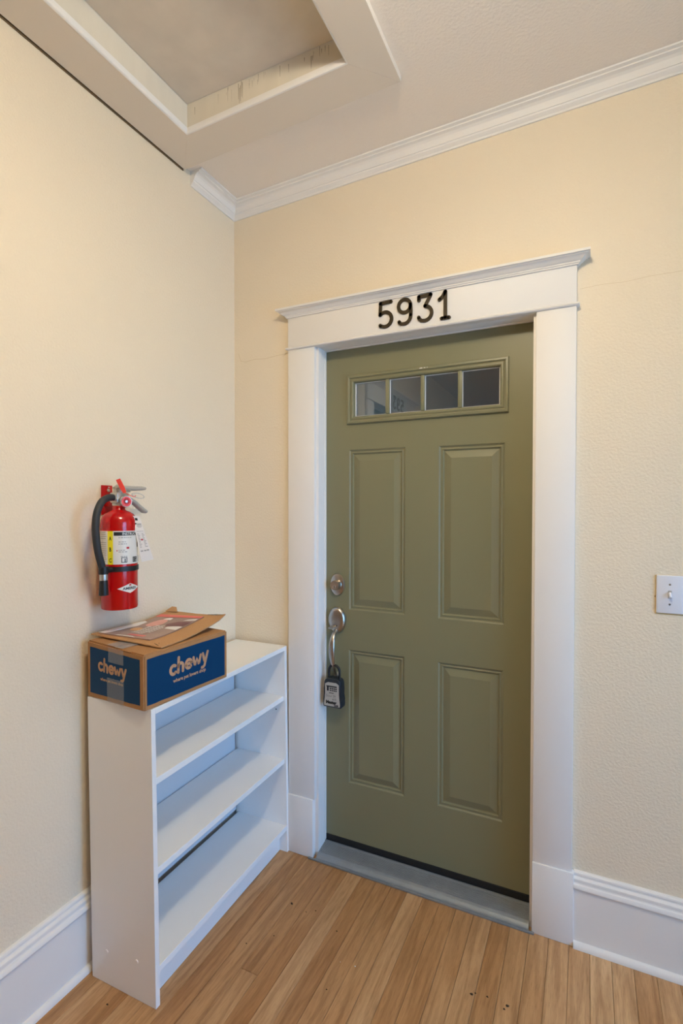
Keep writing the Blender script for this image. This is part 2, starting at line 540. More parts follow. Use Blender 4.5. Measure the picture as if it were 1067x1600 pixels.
# ------------------------------------------------------------------ door casing (trim_1) - built in a local frame, re-used for the neighbour's door
def casing(name, loc, rotz, lift=0.0, y_wall=0.0):
    """local frame = back wall frame: x along the wall, wall face at y=0, room towards -y"""
    t = struct(empty(name, loc, (0, 0, rotz)))
    CX0, CX1, IX0, IX1 = 0.284, 1.353, 0.4055, 1.233
    HB, HT = 2.066 + lift, 2.190 + lift
    for (a_, c_) in ((CX0, IX0), (IX1, CX1)):
        b = MB(); b.box(a_, c_, -0.020, 0, 0.238, HB - 0.006, 0.0015); b.build('side_casing', 'trim', t, 40)
    for (a_, c_) in ((CX0 - 0.005, IX0 - 0.005), (IX1 - 0.001, CX1 + 0.006)):
        b = MB(); b.box(a_, c_, -0.0255, 0, 0.0, 0.2385, 0.0025); b.build('plinth_block', 'trim', t, 40)
    b = MB(); b.box(CX0, CX1, -0.0205, 0, HB + 0.004, HT + 0.02, 0.0012); b.build('header_board', 'trim', t, 40)
    # bead under the header
    zb = HB - 0.006
    pr = [(0, zb), (0.004, zb), (0.0075, zb + 0.002), (0.009, zb + 0.005), (0.0075, zb + 0.008), (0.004, zb + 0.010), (0, zb + 0.010)]
    b = MB(); b.sweep([(CX0, 0), (CX0, -0.020), (CX1, -0.020), (CX1, 0)], pr)
    b.box(CX0, CX1, -0.0199, -0.0001, zb, zb + 0.010)
    b.build('header_bead', 'trim', t, 35)
    # cornice
    z = HT
    pr = [(0, z - 0.002), (0.005, z - 0.002), (0.006, z + 0.002), (0.009, z + 0.003), (0.0095, z + 0.0065), (0.013, z + 0.008), (0.017, z + 0.0105), (0.021, z + 0.0145),
          (0.025, z + 0.0180), (0.029, z + 0.0192), (0.0315, z + 0.0195), (0.032, z + 0.022), (0.038, z + 0.0225), (0.038, z + 0.030), (0, z + 0.030)]
    b = MB(); b.sweep([(CX0, 0), (CX0, -0.0205), (CX1, -0.0205), (CX1, 0)], pr)
    b.build('header_cornice', 'trim', t, 25)
    # jamb
    jz = JZ + lift
    b = MB(); b.box(JX0 - 0.018, JX0, -0.002, T, 0, jz + 0.018, 0.001); b.build('side_jamb', 'trim', t, 40)
    b = MB(); b.box(JX1, JX1 + 0.018, -0.002, T, 0, jz + 0.018, 0.001); b.build('side_jamb', 'trim', t, 40)
    b = MB(); b.box(JX0, JX1, -0.002, T, jz, jz + 0.018, 0.001); b.build('head_jamb', 'trim', t, 40)
    b = MB(); b.box(JX0, JX0 + 0.004, 0.050, 0.0615, 0.04, jz, 0.001); b.build('weatherstrip', 'trim', t, 40)
    b = MB(); b.box(JX1 - 0.004, JX1, 0.050, 0.0615, 0.04, jz, 0.001); b.build('weatherstrip', 'trim', t, 40)
    b = MB(); b.box(JX0 + 0.004, JX1 - 0.004, 0.050, 0.0615, jz - 0.004, jz, 0.001); b.build('weatherstrip', 'trim', t, 40)
    return t
tr = casing('trim_1', (0, 0, 0), 0)
tr['label'] = 'white craftsman door casing with corniced header around the green door'

# crown moulding
crp = [(0, -0.056), (0.005, -0.056), (0.0065, -0.050), (0.011, -0.0455), (0.0155, -0.041), (0.017, -0.0365), (0.0195, -0.036), (0.0205, -0.033), (0.0225, -0.026),
       (0.0265, -0.019), (0.033, -0.0135), (0.041, -0.011), (0.0435, -0.0105), (0.0445, -0.0075), (0.049, -0.0065), (0.055, -0.005), (0.056, -0.0005), (0, -0.0005)]
# back run and left run, mitred in the corner
b = MB()
vs_, fs_ = [], []
n_ = len(crp)
for d, z in crp: vs_.append((d, -d, z + cz(d)))
for d, z in crp: vs_.append((ROOM_X, -d, z + cz(ROOM_X)))
for i in range(n_): fs_.append((i, (i + 1) % n_, n_ + (i + 1) % n_, n_ + i))
fs_.append(tuple(range(n_, 2 * n_)))
b.verts_faces(vs_, fs_)
struct(b.build('trim_2', 'trim', None, 14), 'white crown moulding above the green door')
b = MB()
vs_, fs_ = [], []
for d, z in crp: vs_.append((d, -0.272, z + cz(d)))
for d, z in crp: vs_.append((d, -d, z + cz(d)))
for i in range(n_): fs_.append((i, (i + 1) % n_, n_ + (i + 1) % n_, n_ + i))
fs_.append(tuple(range(n_)))
b.verts_faces(vs_, fs_)
struct(b.build('trim_3', 'trim', None, 14), 'short crown moulding return on the extinguisher wall')

# baseboards
def baseboard(name, path, label, shoe=True):
    t = struct(empty(name, (0, 0, 0)), label)
    b = MB(); b.sweep(path, [(0, 0), (0.0185, 0), (0.0185, 0.183), (0.017, 0.185), (0, 0.185)]); b.build('board', 'trim', t, 30)
    cap = [(0, 0.185), (0.0195, 0.185), (0.0235, 0.1875), (0.0262, 0.193), (0.0255, 0.199), (0.0225, 0.2035), (0.0185, 0.2055), (0.0175, 0.209), (0.0185, 0.213), (0.018, 0.219), (0.0145, 0.2225), (0.0105, 0.224),
           (0.0100, 0.2275), (0.0115, 0.231), (0.0105, 0.236), (0.007, 0.239), (0, 0.240)]
    b = MB(); b.sweep(path, cap); b.build('cap_moulding', 'trim', t, 28)
    if shoe:
        pr = [(0.0185, 0)] + [(0.0185 + 0.0145 * math.cos(R(a)), 0.019 * math.sin(R(a))) for a in range(0, 91, 15)]
        b = MB(); b.sweep(path, pr); b.build('shoe_moulding', 'trim', t, 40)
    return t
# outward = right of travel
baseboard('baseboard_back', [(1.359, 0), (ROOM_X, 0)], 'tall white baseboard below the light switch')
baseboard('baseboard_corner', [(0.0, 0), (0.279, 0)], 'hidden white baseboard behind the bookcase', shoe=False)
baseboard('baseboard_left', [(0, NBY + 1.3595), (0, 0.0)], 'tall white baseboard on the extinguisher wall')

# ------------------------------------------------------------------ the green door (door_1)
YD = 0.062
d1 = struct(empty('door_1', (JX0 + 0.003, YD, 0.05)), 'sage green panelled entry door with small top window')
OX, OY, OZ = JX0 + 0.003, YD, 0.05
def dl(x, y, z): return (x - OX, y - OY, z - OZ)
DX0, DX1, DZ0, DZ1 = JX0 + 0.003, JX1 - 0.003, 0.062, JZ - 0.003
panels = [(0.521, 0.758, 1.005, 1.652), (0.889, 1.126, 1.004, 1.649), (0.520, 0.757, 0.297, 0.843), (0.889, 1.125, 0.295, 0.840)]
WO = (0.527, 1.125, 1.766, 1.936)
# slab: skin with holes on a grid of cut lines
xs = sorted({DX0, DX1, *[p[0] for p in panels], *[p[1] for p in panels], WO[0], WO[1]})
zs = sorted({DZ0, DZ1, *[p[2] for p in panels], *[p[3] for p in panels], WO[2], WO[3]})
holes = panels + [WO]
b = MB()
for xa, xb in zip(xs, xs[1:]):
    for za, zb in zip(zs, zs[1:]):
        cx_, cz_ = (xa + xb) / 2, (za + zb) / 2
        if any(h[0] < cx_ < h[1] and h[2] < cz_ < h[3] for h in holes): continue
        b.verts_faces([dl(xa, YD, za), dl(xb, YD, za), dl(xb, YD, zb), dl(xa, YD, zb)], [(0, 1, 2, 3)])
bmesh.ops.remove_doubles(b.bm, verts=b.bm.verts, dist=1e-5)
# edges and back, with the window hole going through
for (xa, xb, za, zb) in ((DX0, DX0, DZ0, DZ1), (DX1, DX1, DZ0, DZ1)):
    b.verts_faces([dl(xa, YD, za), dl(xa, YD + 0.044, za), dl(xa, YD + 0.044, zb), dl(xa, YD, zb)], [(0, 1, 2, 3)])
for zz in (DZ0, DZ1):
    b.verts_faces([dl(DX0, YD, zz), dl(DX1, YD, zz), dl(DX1, YD + 0.044, zz), dl(DX0, YD + 0.044, zz)], [(0, 1, 2, 3)])
bx = [DX0, WO[0], WO[1], DX1]; bz = [DZ0, WO[2], WO[3], DZ1]
for i in range(3):
    for j in range(3):
        if i == 1 and j == 1: continue
        b.verts_faces([dl(bx[i], YD + 0.044, bz[j]), dl(bx[i + 1], YD + 0.044, bz[j]), dl(bx[i + 1], YD + 0.044, bz[j + 1]), dl(bx[i], YD + 0.044, bz[j + 1])], [(0, 3, 2, 1)])
b.build('slab', 'door', d1)
def raised_panel(x0, x1, z0, z1):
    rings = [(0, 0), (0.0025, 0.0015), (0.005, 0.0045), (0.009, 0.0052), (0.0115, 0.0038), (0.0145, 0.0040), (0.017, 0.0085), (0.020, 0.0095), (0.0440, 0.0008), (0.0460, 0.0002)]
    v, f = [], []
    for ins, dep in rings:
        v += [dl(x0 + ins, YD + dep, z0 + ins), dl(x1 - ins, YD + dep, z0 + ins), dl(x1 - ins, YD + dep, z1 - ins), dl(x0 + ins, YD + dep, z1 - ins)]
    for r_ in range(len(rings) - 1):
        for q in range(4):
            f.append((4 * r_ + q, 4 * r_ + (q + 1) % 4, 4 * r_ + 4 + (q + 1) % 4, 4 * r_ + 4 + q))
    n4 = 4 * (len(rings) - 1)
    f.append((n4, n4 + 1, n4 + 2, n4 + 3))
    MB().verts_faces(v, f).build('raised_panel', 'door', d1, 6)
for p in panels: raised_panel(*p)
# window frame (lite surround)
wf = (0.514, 1.138, 1.754, 1.949)
rings = [(0, 0.0), (0.0005, -0.007), (0.003, -0.0105), (0.009, -0.0115), (0.012, -0.010), (0.0135, -0.0065), (0.017, -0.006), (0.0195, -0.0085), (0.024, -0.009), (0.0285, -0.006), (0.0305, -0.001), (0.031, 0.014)]
v, f = [], []
for ins, dep in rings:
    v += [dl(wf[0] + ins, YD + dep, wf[2] + ins), dl(wf[1] - ins, YD + dep, wf[2] + ins), dl(wf[1] - ins, YD + dep, wf[3] - ins), dl(wf[0] + ins, YD + dep, wf[3] - ins)]
for r_ in range(len(rings) - 1):
    for q in range(4):
        f.append((4 * r_ + q, 4 * r_ + (q + 1) % 4, 4 * r_ + 4 + (q + 1) % 4, 4 * r_ + 4 + q))
wfo = MB().verts_faces(v, f).build('window_frame', 'door', d1, 25)
gx0, gx1, gz0, gz1 = wf[0] + 0.031, wf[1] - 0.031, wf[2] + 0.031, wf[3] - 0.031
# white edge of the glazing unit
b = MB()
for (a_, c_, e_, g_) in ((gx0, gx0 + 0.003, gz0, gz1), (gx1 - 0.003, gx1, gz0, gz1), (gx0 + 0.003, gx1 - 0.003, gz0, gz0 + 0.002), (gx0 + 0.003, gx1 - 0.003, gz1 - 0.002, gz1)):
    b.box(a_ - OX, c_ - OX, 0.007, 0.0125, e_ - OZ, g_ - OZ)
b.build('glazing_strip', 'trim', wfo)
pw = (gx1 - gx0) / 4
for i in range(1, 4):
    xc = gx0 + pw * i
    b = MB(); b.box(xc - 0.0075 - OX, xc + 0.0075 - OX, -0.005, 0.006, gz0 - OZ, gz1 - OZ, 0.002); mo = b.build('muntin', 'door', d1, 40)
    b = MB(); b.box(xc - 0.0085 - OX, xc + 0.0085 - OX, 0.006, 0.0125, gz0 - OZ, gz1 - OZ); b.build('glazing_strip', 'trim', mo)
for i in range(4):
    b = MB(); b.box(gx0 + pw * i + (0.0002 if i else 0) - OX, gx0 + pw * (i + 1) - OX, 0.0130, 0.0170, gz0 - OZ, gz1 - OZ); b.build('pane', 'glass', d1)
# chipped paint on the frame's top edge
b = MB()
for (cx_, w_) in ((0.822, 0.007), (0.836, 0.0045), (0.846, 0.003)):
    b.lathe([(0, 0.0006), (w_ * 0.6, 0.0004), (w_, 0)], (cx_ - OX, -0.0116, wf[3] - 0.0065 - OZ), (0, -1, 0), 10, 1.0, 0.25)
b.build('chipped_paint', 'speck', wfo)
# bottom sweep
b = MB(); b.box(DX0 - OX, DX1 - OX, -0.003, 0.040, 0.036 - OZ, 0.0625 - OZ, 0.002); b.build('door_sweep', 'sweep', d1)

# deadbolt
db = empty('deadbolt'); db.parent = d1; db.location = dl(0.470, YD, 1.105)
b = MB(); b.lathe([(1.0, 0.0), (1.0, 0.003), (0.95, 0.0065), (0.84, 0.0085), (0, 0.0085)], (0, 0, 0), (0, -1, 0), 48, 0.0315, 0.045); b.build('rose', 'nickel', db, 35)
b = MB(); b.lathe([(0.0225, 0.004), (0.0215, 0.012), (0.0195, 0.030), (0.0185, 0.032), (0, 0.032)], (0, 0, 0), (0, -1, 0), 40); cyo = b.build('lock_cylinder', 'nickel', db, 35)
b = MB(); b.lathe([(0.0075, 0.0315), (0.0075, 0.0332), (0, 0.0332)], (0, 0, -0.006), (0, -1, 0), 24); b.build('key_core', 'steel', cyo, 35)
b = MB(); b.box(-0.001, 0.001, -0.0338, -0.030, -0.011, -0.001); b.build('keyhole', 'ink', cyo)
# handle set
hs = empty('handleset'); hs.parent = d1; hs.location = dl(0.470, YD, 0.961)
b = MB(); b.lathe([(1.0, 0.0), (1.0, 0.006), (0.97, 0.010), (0.90, 0.0145), (0.78, 0.0175), (0.5, 0.0190), (0, 0.0195)], (0, 0, 0), (0, -1, 0), 56, 0.0385, 0.053); b.build('escutcheon', 'nickel', hs, 50)
b = MB()
gp = [(0, -0.010, -0.036), (0, -0.022, -0.042), (0, -0.036, -0.052), (0, -0.048, -0.068), (0, -0.055, -0.090), (0, -0.057, -0.115), (0, -0.055, -0.140), (0, -0.048, -0.163), (0, -0.038, -0.184), (0, -0.027, -0.203), (0, -0.016, -0.219), (0, -0.008, -0.228)]
gr = [(0.006, 0.005), (0.0065, 0.005), (0.008, 0.0055), (0.0105, 0.006), (0.0125, 0.0065), (0.013, 0.0065), (0.012, 0.0065), (0.010, 0.006), (0.008, 0.0055), (0.0065, 0.005), (0.006, 0.005), (0.006, 0.005)]
b.tube(gp, gr, 16, flat=(1, 0, 0)); b.build('grip', 'nickel', hs, 60)
b = MB(); b.tube([(-0.004, -0.016, -0.022), (-0.010, -0.030, -0.024), (-0.014, -0.044, -0.030)], [(0.008, 0.003), (0.012, 0.003), (0.011, 0.002)], 14, flat=(1, 0, 0.0)); b.build('thumb_latch', 'nickel', hs, 50)
b = MB(); b.lathe([(0.0025, 0.018), (0.0025, 0.0204), (0, 0.0204)], (0.004, 0, -0.022), (0, -1, 0), 16); b.build('keyhole', 'ink', hs)
b = MB(); b.lathe([(1.0, 0), (1.0, 0.006), (0.8, 0.010), (0, 0.0115)], (0, 0, -0.236), (0, -1, 0), 28, 0.013, 0.021); b.build('lower_mount', 'nickel', hs, 50)
b = MB(); b.lathe([(0.003, 0.010), (0.003, 0.0125), (0, 0.0125)], (0, 0, -0.247), (0, -1, 0), 12); b.build('screw', 'screw', hs)

# ------------------------------------------------------------------ threshold
th = empty('door_threshold', (0.819, 0, 0))
tag(th, 'ribbed aluminium threshold saddle below the green door', 'threshold')
pr = [(-0.0255, 0.0), (-0.0265, 0.006), (-0.0245, 0.0095), (-0.020, 0.0115), (-0.012, 0.016), (-0.003, 0.0195)]
yy = -0.001
for i in range(7):
    zz = 0.0195 + i * 0.0013
    pr += [(yy, zz), (yy + 0.0016, zz + 0.0034), (yy + 0.0042, zz + 0.0034), (yy + 0.0056, zz - 0.0008)]
    yy += 0.0074
pr += [(yy + 0.001, 0.0320), (0.060, 0.0345), (0.115, 0.0350), (0.115, 0.0)]
b = MB()
half = (JX1 - JX0) / 2 - 0.0002
n_ = len(pr)
v = [(-half, y, z) for y, z in pr] + [(half, y, z) for y, z in pr]
f = [(i, (i + 1) % n_, n_ + (i + 1) % n_, n_ + i) for i in range(n_)] + [tuple(range(n_)), tuple(range(2 * n_ - 1, n_ - 1, -1))]
b.verts_faces(v, f); b.build('saddle', 'alu', th)
b = MB(); b.box(-0.436, 0.422, -0.0345, -0.0262, 0.0, 0.0075, 0.002); b.build('front_lip', 'alu', th, 40)

# ------------------------------------------------------------------ ceiling hatch
hh = empty('attic_hatch', (0, 0, 0))
tag(hh, 'framed attic access hatch recessed in the ceiling with scuffed sides', 'hatch')
TB = 0.020
def hatch_board(poly, name, t0=0.0, t1=TB, m='hframe'):
    """poly in plan; bottom face t1 under the ceiling, upper face t0 under it"""
    b = MB()
    b.prism(poly, lambda x, y: (x, y, cz(x) - t1), lambda x, y: (x, y, cz(x) - t0 - 0.0003))
    es = [e for e in b.bm.edges]
    bmesh.ops.bevel(b.bm, geom=es, offset=0.0007, segments=1, affect='EDGES', profile=0.5)
    return b.build(name, m, hh, 40)
ox0, ox1, oy0, oy1 = 0.009, 0.866, -1.170, -0.312
hatch_board([(ox0, oy0), (HX0, HY0), (HX0, HY1), (ox0, oy1)], 'frame_board')
hatch_board([(ox0, oy1), (HX0, HY1), (HX1, HY1), (ox1, oy1)], 'frame_board')
hatch_board([(ox1, oy1), (HX1, HY1), (HX1, HY0), (ox1, oy0)], 'frame_board')
hatch_board([(ox1, oy0), (HX1, HY0), (HX0, HY0), (ox0, oy0)], 'frame_board')
PZ = 2.792
def bead_strip(a, c):
    b = MB()
    d = Vector((c[0] - a[0], c[1] - a[1])).normalized()
    nrm = Vector((-d.y, d.x))
    pr_ = [(0.0, -0.0205), (0.004, -0.0195), (0.0065, -0.016), (0.0075, -0.011), (0.0075, -0.002), (0.0, -0.002)]
    n_ = len(pr_)
    v = []
    for p, sg in ((a, 1), (c, -1)):
        for off, z in pr_:
            q = Vector(p) + nrm * off + d * (off * sg)
            v.append((q.x, q.y, cz(q.x) + z))
    b.verts_faces(v, [(i, (i + 1) % n_, n_ + (i + 1) % n_, n_ + i) for i in range(n_)] + [tuple(range(n_)), tuple(range(n_, 2 * n_))[::-1]])
    return b.build('stop_bead', 'trim', hh, 40)
for a_, c_ in (((HX0, HY0), (HX1, HY0)), ((HX1, HY0), (HX1, HY1)), ((HX1, HY1), (HX0, HY1)), ((HX0, HY1), (HX0, HY0))):
    bead_strip(a_, c_)
def liner(x0, x1, y0, y1, nm='liner_board'):
    MB().prism([(x0, y0), (x1, y0), (x1, y1), (x0, y1)], lambda x, y: (x, y, cz(x) - 0.012), lambda x, y: (x, y, PZ + 0.02)).build(nm, 'liner', hh)
lt = 0.0062
liner(HX0 + 0.0005, HX0 + lt, HY0 + 0.0005, HY1 - 0.0005); liner(HX1 - lt, HX1 - 0.0005, HY0 + 0.0005, HY1 - 0.0005)
liner(HX0 + lt, HX1 - lt, HY1 - lt, HY1 - 0.0005); liner(HX0 + lt, HX1 - lt, HY0 + 0.0005, HY0 + lt)
b = MB(); b.box(HX0 + lt + 0.0015, HX1 - lt - 0.0015, HY0 + lt + 0.0015, HY1 - lt - 0.0015, PZ, PZ + 0.012); b.build('access_panel', 'hatch', hh)
# dirt streaks on the liner
b = MB()
for i in range(30):
    xx = random.uniform(HX0 + 0.03, HX1 - 0.06); ln = random.uniform(0.008, 0.045); ww = random.uniform(0.0006, 0.0022)
    if i < 5: xx = 0.36 + i * 0.004; ln = 0.05; ww = 0.002
    zt = PZ - random.uniform(0.0, 0.02)
    yv = HY1 - lt - 0.0004
    b.verts_faces([(xx, yv, zt), (xx + ww, yv, zt), (xx + ww * 0.7, yv, zt - ln), (xx + ww * 0.3, yv, zt - ln)], [(0, 3, 2, 1)])
so = b.build('dirt_streak', 'grime', hh); so['kind'] = 'stuff'
# brown strip painting in the shade where the frame stops short of the wall
b = MB(); b.box(0.0004, 0.0035, oy0, oy1, cz(0) - 0.0215, cz(0) - 0.001); b.build('gap_shade_strip', 'gap', hh)

# ------------------------------------------------------------------ ceiling lamp (over the camera)
lp = empty('ceiling_lamp', (LAMP_POS[0], LAMP_POS[1], cz(LAMP_POS[0])))
tag(lp, 'flush ceiling lamp with a frosted glass bowl', 'lamp')
hz = LAMP_POS[2] - cz(LAMP_POS[0])
b = MB(); b.lathe([(0.0, -0.004), (0.065, -0.004), (0.070, -0.015), (0.066, -0.035), (0.02, -0.045), (0.012, hz + 0.03), (0, hz + 0.03)], n=32); b.build('base_pan', 'brass', lp, 40)
b = MB(); b.lathe([(0.0, hz - 0.055), (0.05, hz - 0.051), (0.085, hz - 0.038), (0.110, hz - 0.018), (0.120, hz + 0.006), (0.114, hz + 0.020), (0.08, hz + 0.026), (0.03, hz + 0.028), (0.0, hz + 0.028)], n=32); b.build('glass_bowl', 'bowl', lp, 60)

# ------------------------------------------------------------------ the neighbour's door on the left wall (seen in the panes' reflection)
nb = casing('trim_4', (0, NBY, 0), R(90), LIFT)
nb['label'] = 'white door casing of the neighbouring flat'
d2 = struct(empty('door_2', (-YD, NBY, 0), (0, 0, R(90))), 'plain green door of the neighbouring flat')
b = MB(); b.box(JX0 + 0.003, JX1 - 0.003, 0, 0.044, 0.012, JZ + LIFT - 0.003, 0.002); b.build('slab', 'door', d2)
for (x0, x1, z0, z1) in panels:
    b = MB(); b.box(x0, x1, -0.004, 0.004, z0, z1 + 0.05, 0.003); b.build('raised_panel', 'door', d2)

# ------------------------------------------------------------------ house numerals
def digit_strokes(ch):
    # unit box 0..0.58 wide, 0..1 high
    if ch == '5':
        return [[(0.09, 0.93), (0.50, 0.95)], [(0.10, 0.94), (0.08, 0.54)], [(0.08, 0.52)] + arc(0.27, 0.335, 0.255, 0.265, 125, -120, 22) + [(0.10, 0.10), (0.085, 0.14)]]
    if ch == '9':
        return [arc(0.285, 0.70, 0.225, 0.235, 0, 360, 30), arc(0.27, 0.34, 0.25, 0.28, 0, -95, 12)[::-1][::-1] + [(0.16, 0.07), (0.10, 0.12), (0.09, 0.155)], [(0.51, 0.72), (0.525, 0.5), (0.52, 0.34)]]
    if ch == '3':
        return [[(0.07, 0.80), (0.07, 0.925)], [(0.08, 0.925), (0.50, 0.945)], [(0.50, 0.94), (0.30, 0.57)], [(0.30, 0.565)] + arc(0.28, 0.31, 0.255, 0.255, 80, -95, 18) + [(0.17, 0.075), (0.08, 0.15), (0.07, 0.20)]]
    if ch == '1':
        return [[(0.33, 0.95), (0.33, 0.05)], [(0.32, 0.94), (0.24, 0.80), (0.12, 0.70)], [(0.20, 0.035), (0.46, 0.035)]]
def numeral(ch, x, z, h, name, frame, par=None):
    b = MB()
    for st in digit_strokes(ch):
        w_ = 0.125
        add_stroke(b, [(p[0] * h, p[1] * h) for p in st], w_ * h, lambda u, v: (u, 0.0, v), lambda u, v: (u, -0.005, v))
    o = b.build(name, 'bronze', par)
    o.matrix_world = frame @ Matrix.Translation((x, 0, z))
    return o
fr = Matrix.Translation((0, -0.0207, 0))
for ch, x in (('5', 0.679), ('9', 0.753), ('3', 0.829), ('1', 0.899)):
    o = numeral(ch, x, 2.0835, 0.101, 'house_numeral', fr)
    tag(o, {'5': 'dark bronze numeral five, first on the white door header', '9': 'dark bronze numeral nine on the white door header',
            '3': 'dark bronze numeral three on the white door header', '1': 'dark bronze numeral one, last on the white door header'}[ch], 'numeral', 'house numerals over the green door')
fr2 = Matrix.Translation((0.0207, NBY, LIFT)) @ Matrix.Rotation(R(90), 4, 'Z')
for ch, x in (('5', 0.600), ('9', 0.690), ('3', 0.780)):
    o = numeral(ch, x, 2.083, 0.105, 'house_numeral', fr2)
    tag(o, 'dark numeral %s on the header of the neighbouring door' % {'5': 'five', '9': 'nine', '3': 'three'}[ch], 'numeral', 'house numerals over the neighbouring door')

# ------------------------------------------------------------------ bookcase
BL, BD, BH, BT = 0.743, 0.253, 0.850, 0.016
LEAN = R(0.80)
bk_rz = math.atan2(0.743, -0.015)            # local +X -> along the front edge
bk = empty('bookcase', (0.302, -0.762, 0.0))
bk.rotation_mode = 'XYZ'
bk.rotation_euler = (0, 0, bk_rz)
tag(bk, 'low white laminate bookcase with three open bays in the corner', 'bookcase')
SH = math.tan(LEAN)
def lean(o):
    # the case leans back against the wall: every point moves towards the wall with its height
    for v in o.data.vertices:
        v.co.y += v.co.z * SH
    return o
def bkbox(name, m, x0, x1, y0, y1, z0, z1, bev=0.0008, par=None):
    b = MB(); b.box(x0, x1, y0, y1, z0, z1, bev); return lean(b.build(name, m, par or bk))
lp_ = bkbox('side_panel', 'lam', 0, BT, 0, BD, 0, BH)
rp_ = bkbox('side_panel', 'lam', BL - BT, BL, 0, BD, 0, BH)
bkbox('top_panel', 'lam', BT, BL - BT, 0.0, BD, BH - 0.017, BH - 0.0002)
s1 = bkbox('shelf', 'lam', BT + 0.0005, BL - BT - 0.0005, 0.008, BD - 0.012, 0.626, 0.645)
s2 = bkbox('shelf', 'lam', BT + 0.0005, BL - BT - 0.0005, 0.008, BD - 0.012, 0.367, 0.386)
s3 = bkbox('shelf', 'lam', BT + 0.0005, BL - BT - 0.0005, 0.001, BD - 0.012, 0.091, 0.111)
bkbox('kick_board', 'lam', BT + 0.0005, BL - BT - 0.0005, 0.036, 0.050, 0.0, 0.091)
bkbox('back_panel', 'back', BT + 0.004, BL - BT - 0.012, BD - 0.008, BD - 0.004, 0.124, BH - 0.017)
for (yy, zz) in ((0.07, 0.112), (0.19, 0.098)):
    b = MB(); b.lathe([(0.0055, 0), (0.0045, 0.0015), (0, 0.002)], (0, yy, zz), (-1, 0, 0), 14); lean(b.build('screw_cap', 'lam', lp_, 50))
for (yy, zz) in ((0.045, 0.585), (0.045, 0.335), (0.205, 0.20)):
    b = MB(); b.lathe([(0.0028, 0), (0.0028, 0.0004), (0, 0.0004)], (BL - BT, yy, zz), (-1, 0, 0), 12); lean(b.build('pin_hole', 'ink', rp_))

# ------------------------------------------------------------------ cardboard box on the bookcase
XL, XW, XH = 0.338, 0.248, 0.155
bx_rz = PI / 2 - R(3.6)
bxo = empty('cardboard_box', (0.2835, -0.781, BH + 0.0002), (0, 0, bx_rz))
tag(bxo, 'blue printed kraft cardboard box on top of the bookcase', 'box')
# body: slightly dented box on a grid
def bulge(x, y, z): return z * (1 + 0.075 * max(0, y / XW) * (1 - 0.8 * x / XL))
def box_body():
    bm = bmesh.new()
    bmesh.ops.create_cube(bm, size=1.0)
    bmesh.ops.bevel(bm, geom=list(bm.edges), offset=0.012, segments=2, affect='EDGES')
    bmesh.ops.subdivide_edges(bm, edges=list(bm.edges), cuts=5, use_grid_fill=True)
    for v in bm.verts:
        v.co = Vector(((v.co.x + 0.5) * XL, (v.co.y + 0.5) * XW, (v.co.z + 0.5) * XH))
        v.co.z = bulge(v.co.x, v.co.y, v.co.z)
    return bm
bm = box_body()
me = bpy.data.meshes.new('body'); bm.to_mesh(me); bm.free(); me.materials.append(M['card'])
for p in me.polygons: p.use_smooth = True
me.set_sharp_from_angle(angle=R(35))
body = bpy.data.objects.new('body', me); col.objects.link(body); body.parent = bxo
# frames: front face (local y=0, outward -y), left face (local x=0, outward -x)
OFF = 0.0006
def ff(u, v, o=OFF): return (u, -o, v)
def lf(u, v, o=OFF): return (-o, XW - u, bulge(0, XW - u, v))      # u from the wall side towards the room
def art_rect(name, m, par, fmap, u0, u1, v0, v1, off, wob=0.0, n=1):
    b = MB()
    vs_, fs_ = [], []
    top, bot = [], []
    for i in range(n + 1):
        u = u0 + (u1 - u0) * i / n
        top.append((u, v1 + random.uniform(-wob, wob))); bot.append((u, v0 + random.uniform(-wob, wob)))
    pts = bot + top[::-1]
    b.verts_faces([fmap(p[0], p[1], off) for p in pts], [tuple(range(len(pts)))])
    return b.build(name, m, par)
blf = art_rect('blue_print', 'blue', bxo, ff, 0.010, XL - 0.013, 0.0125, XH - 0.011, OFF, 0.0006, 12)
bll = art_rect('blue_print', 'blue', bxo, lf, 0.014, XW - 0.016, 0.014, XH - 0.013, OFF, 0.0006, 10)
# "chewy" wordmark, rounded strokes on a unit x-height grid
def chewy(fmap, par, u0, v0, width, slope):
    b = MB()
    s = width / 5.05
    def strk(pts, w_=0.30):
        P = [((p[0]) * s, (p[1]) * s) for p in pts]
        P = [(u0 + x_, v0 + y_ + x_ * slope) for x_, y_ in P]
        add_stroke(b, P, w_ * s, lambda u, v: fmap(u, v, OFF + 0.0001), lambda u, v: fmap(u, v, OFF + 0.0005))
    strk(arc(0.48, 0.45, 0.36, 0.40, 55, 315, 16))
    strk([(1.12, 1.42), (1.05, 0.06)]); strk([(1.07, 0.55)] + arc(1.36, 0.58, 0.27, 0.28, 160, 0, 10) + [(1.63, 0.06)])
    strk([(2.02, 0.44), (2.66, 0.56)] ); strk(arc(2.36, 0.50, 0.37, 0.40, 8, 318, 20))
    strk([(2.98, 0.92), (3.14, 0.16), (3.18, 0.14), (3.42, 0.74), (3.66, 0.14), (3.70, 0.16), (3.92, 0.94)], 0.28)
    strk([(4.22, 0.98), (4.44, 0.24), (4.50, 0.22)], 0.30); strk([(4.88, 1.04), (4.56, 0.14), (4.44, -0.22), (4.26, -0.36), (4.10, -0.34)], 0.30)
    o = b.build('wordmark', 'tan', par); return o
chewy(ff, blf, 0.090, 0.074, 0.161, 0.016)
chewy(lf, bll, 0.052, 0.083, 0.126, -0.05)
b = MB(); add_text(b, 'where pet lovers shop', 0.0150, lambda u, v: ff(u, v, OFF + 0.0004), 0.104, 0.0505, 'LEFT', 0.0005, 0.97); b.build('tagline', 'tan', blf)
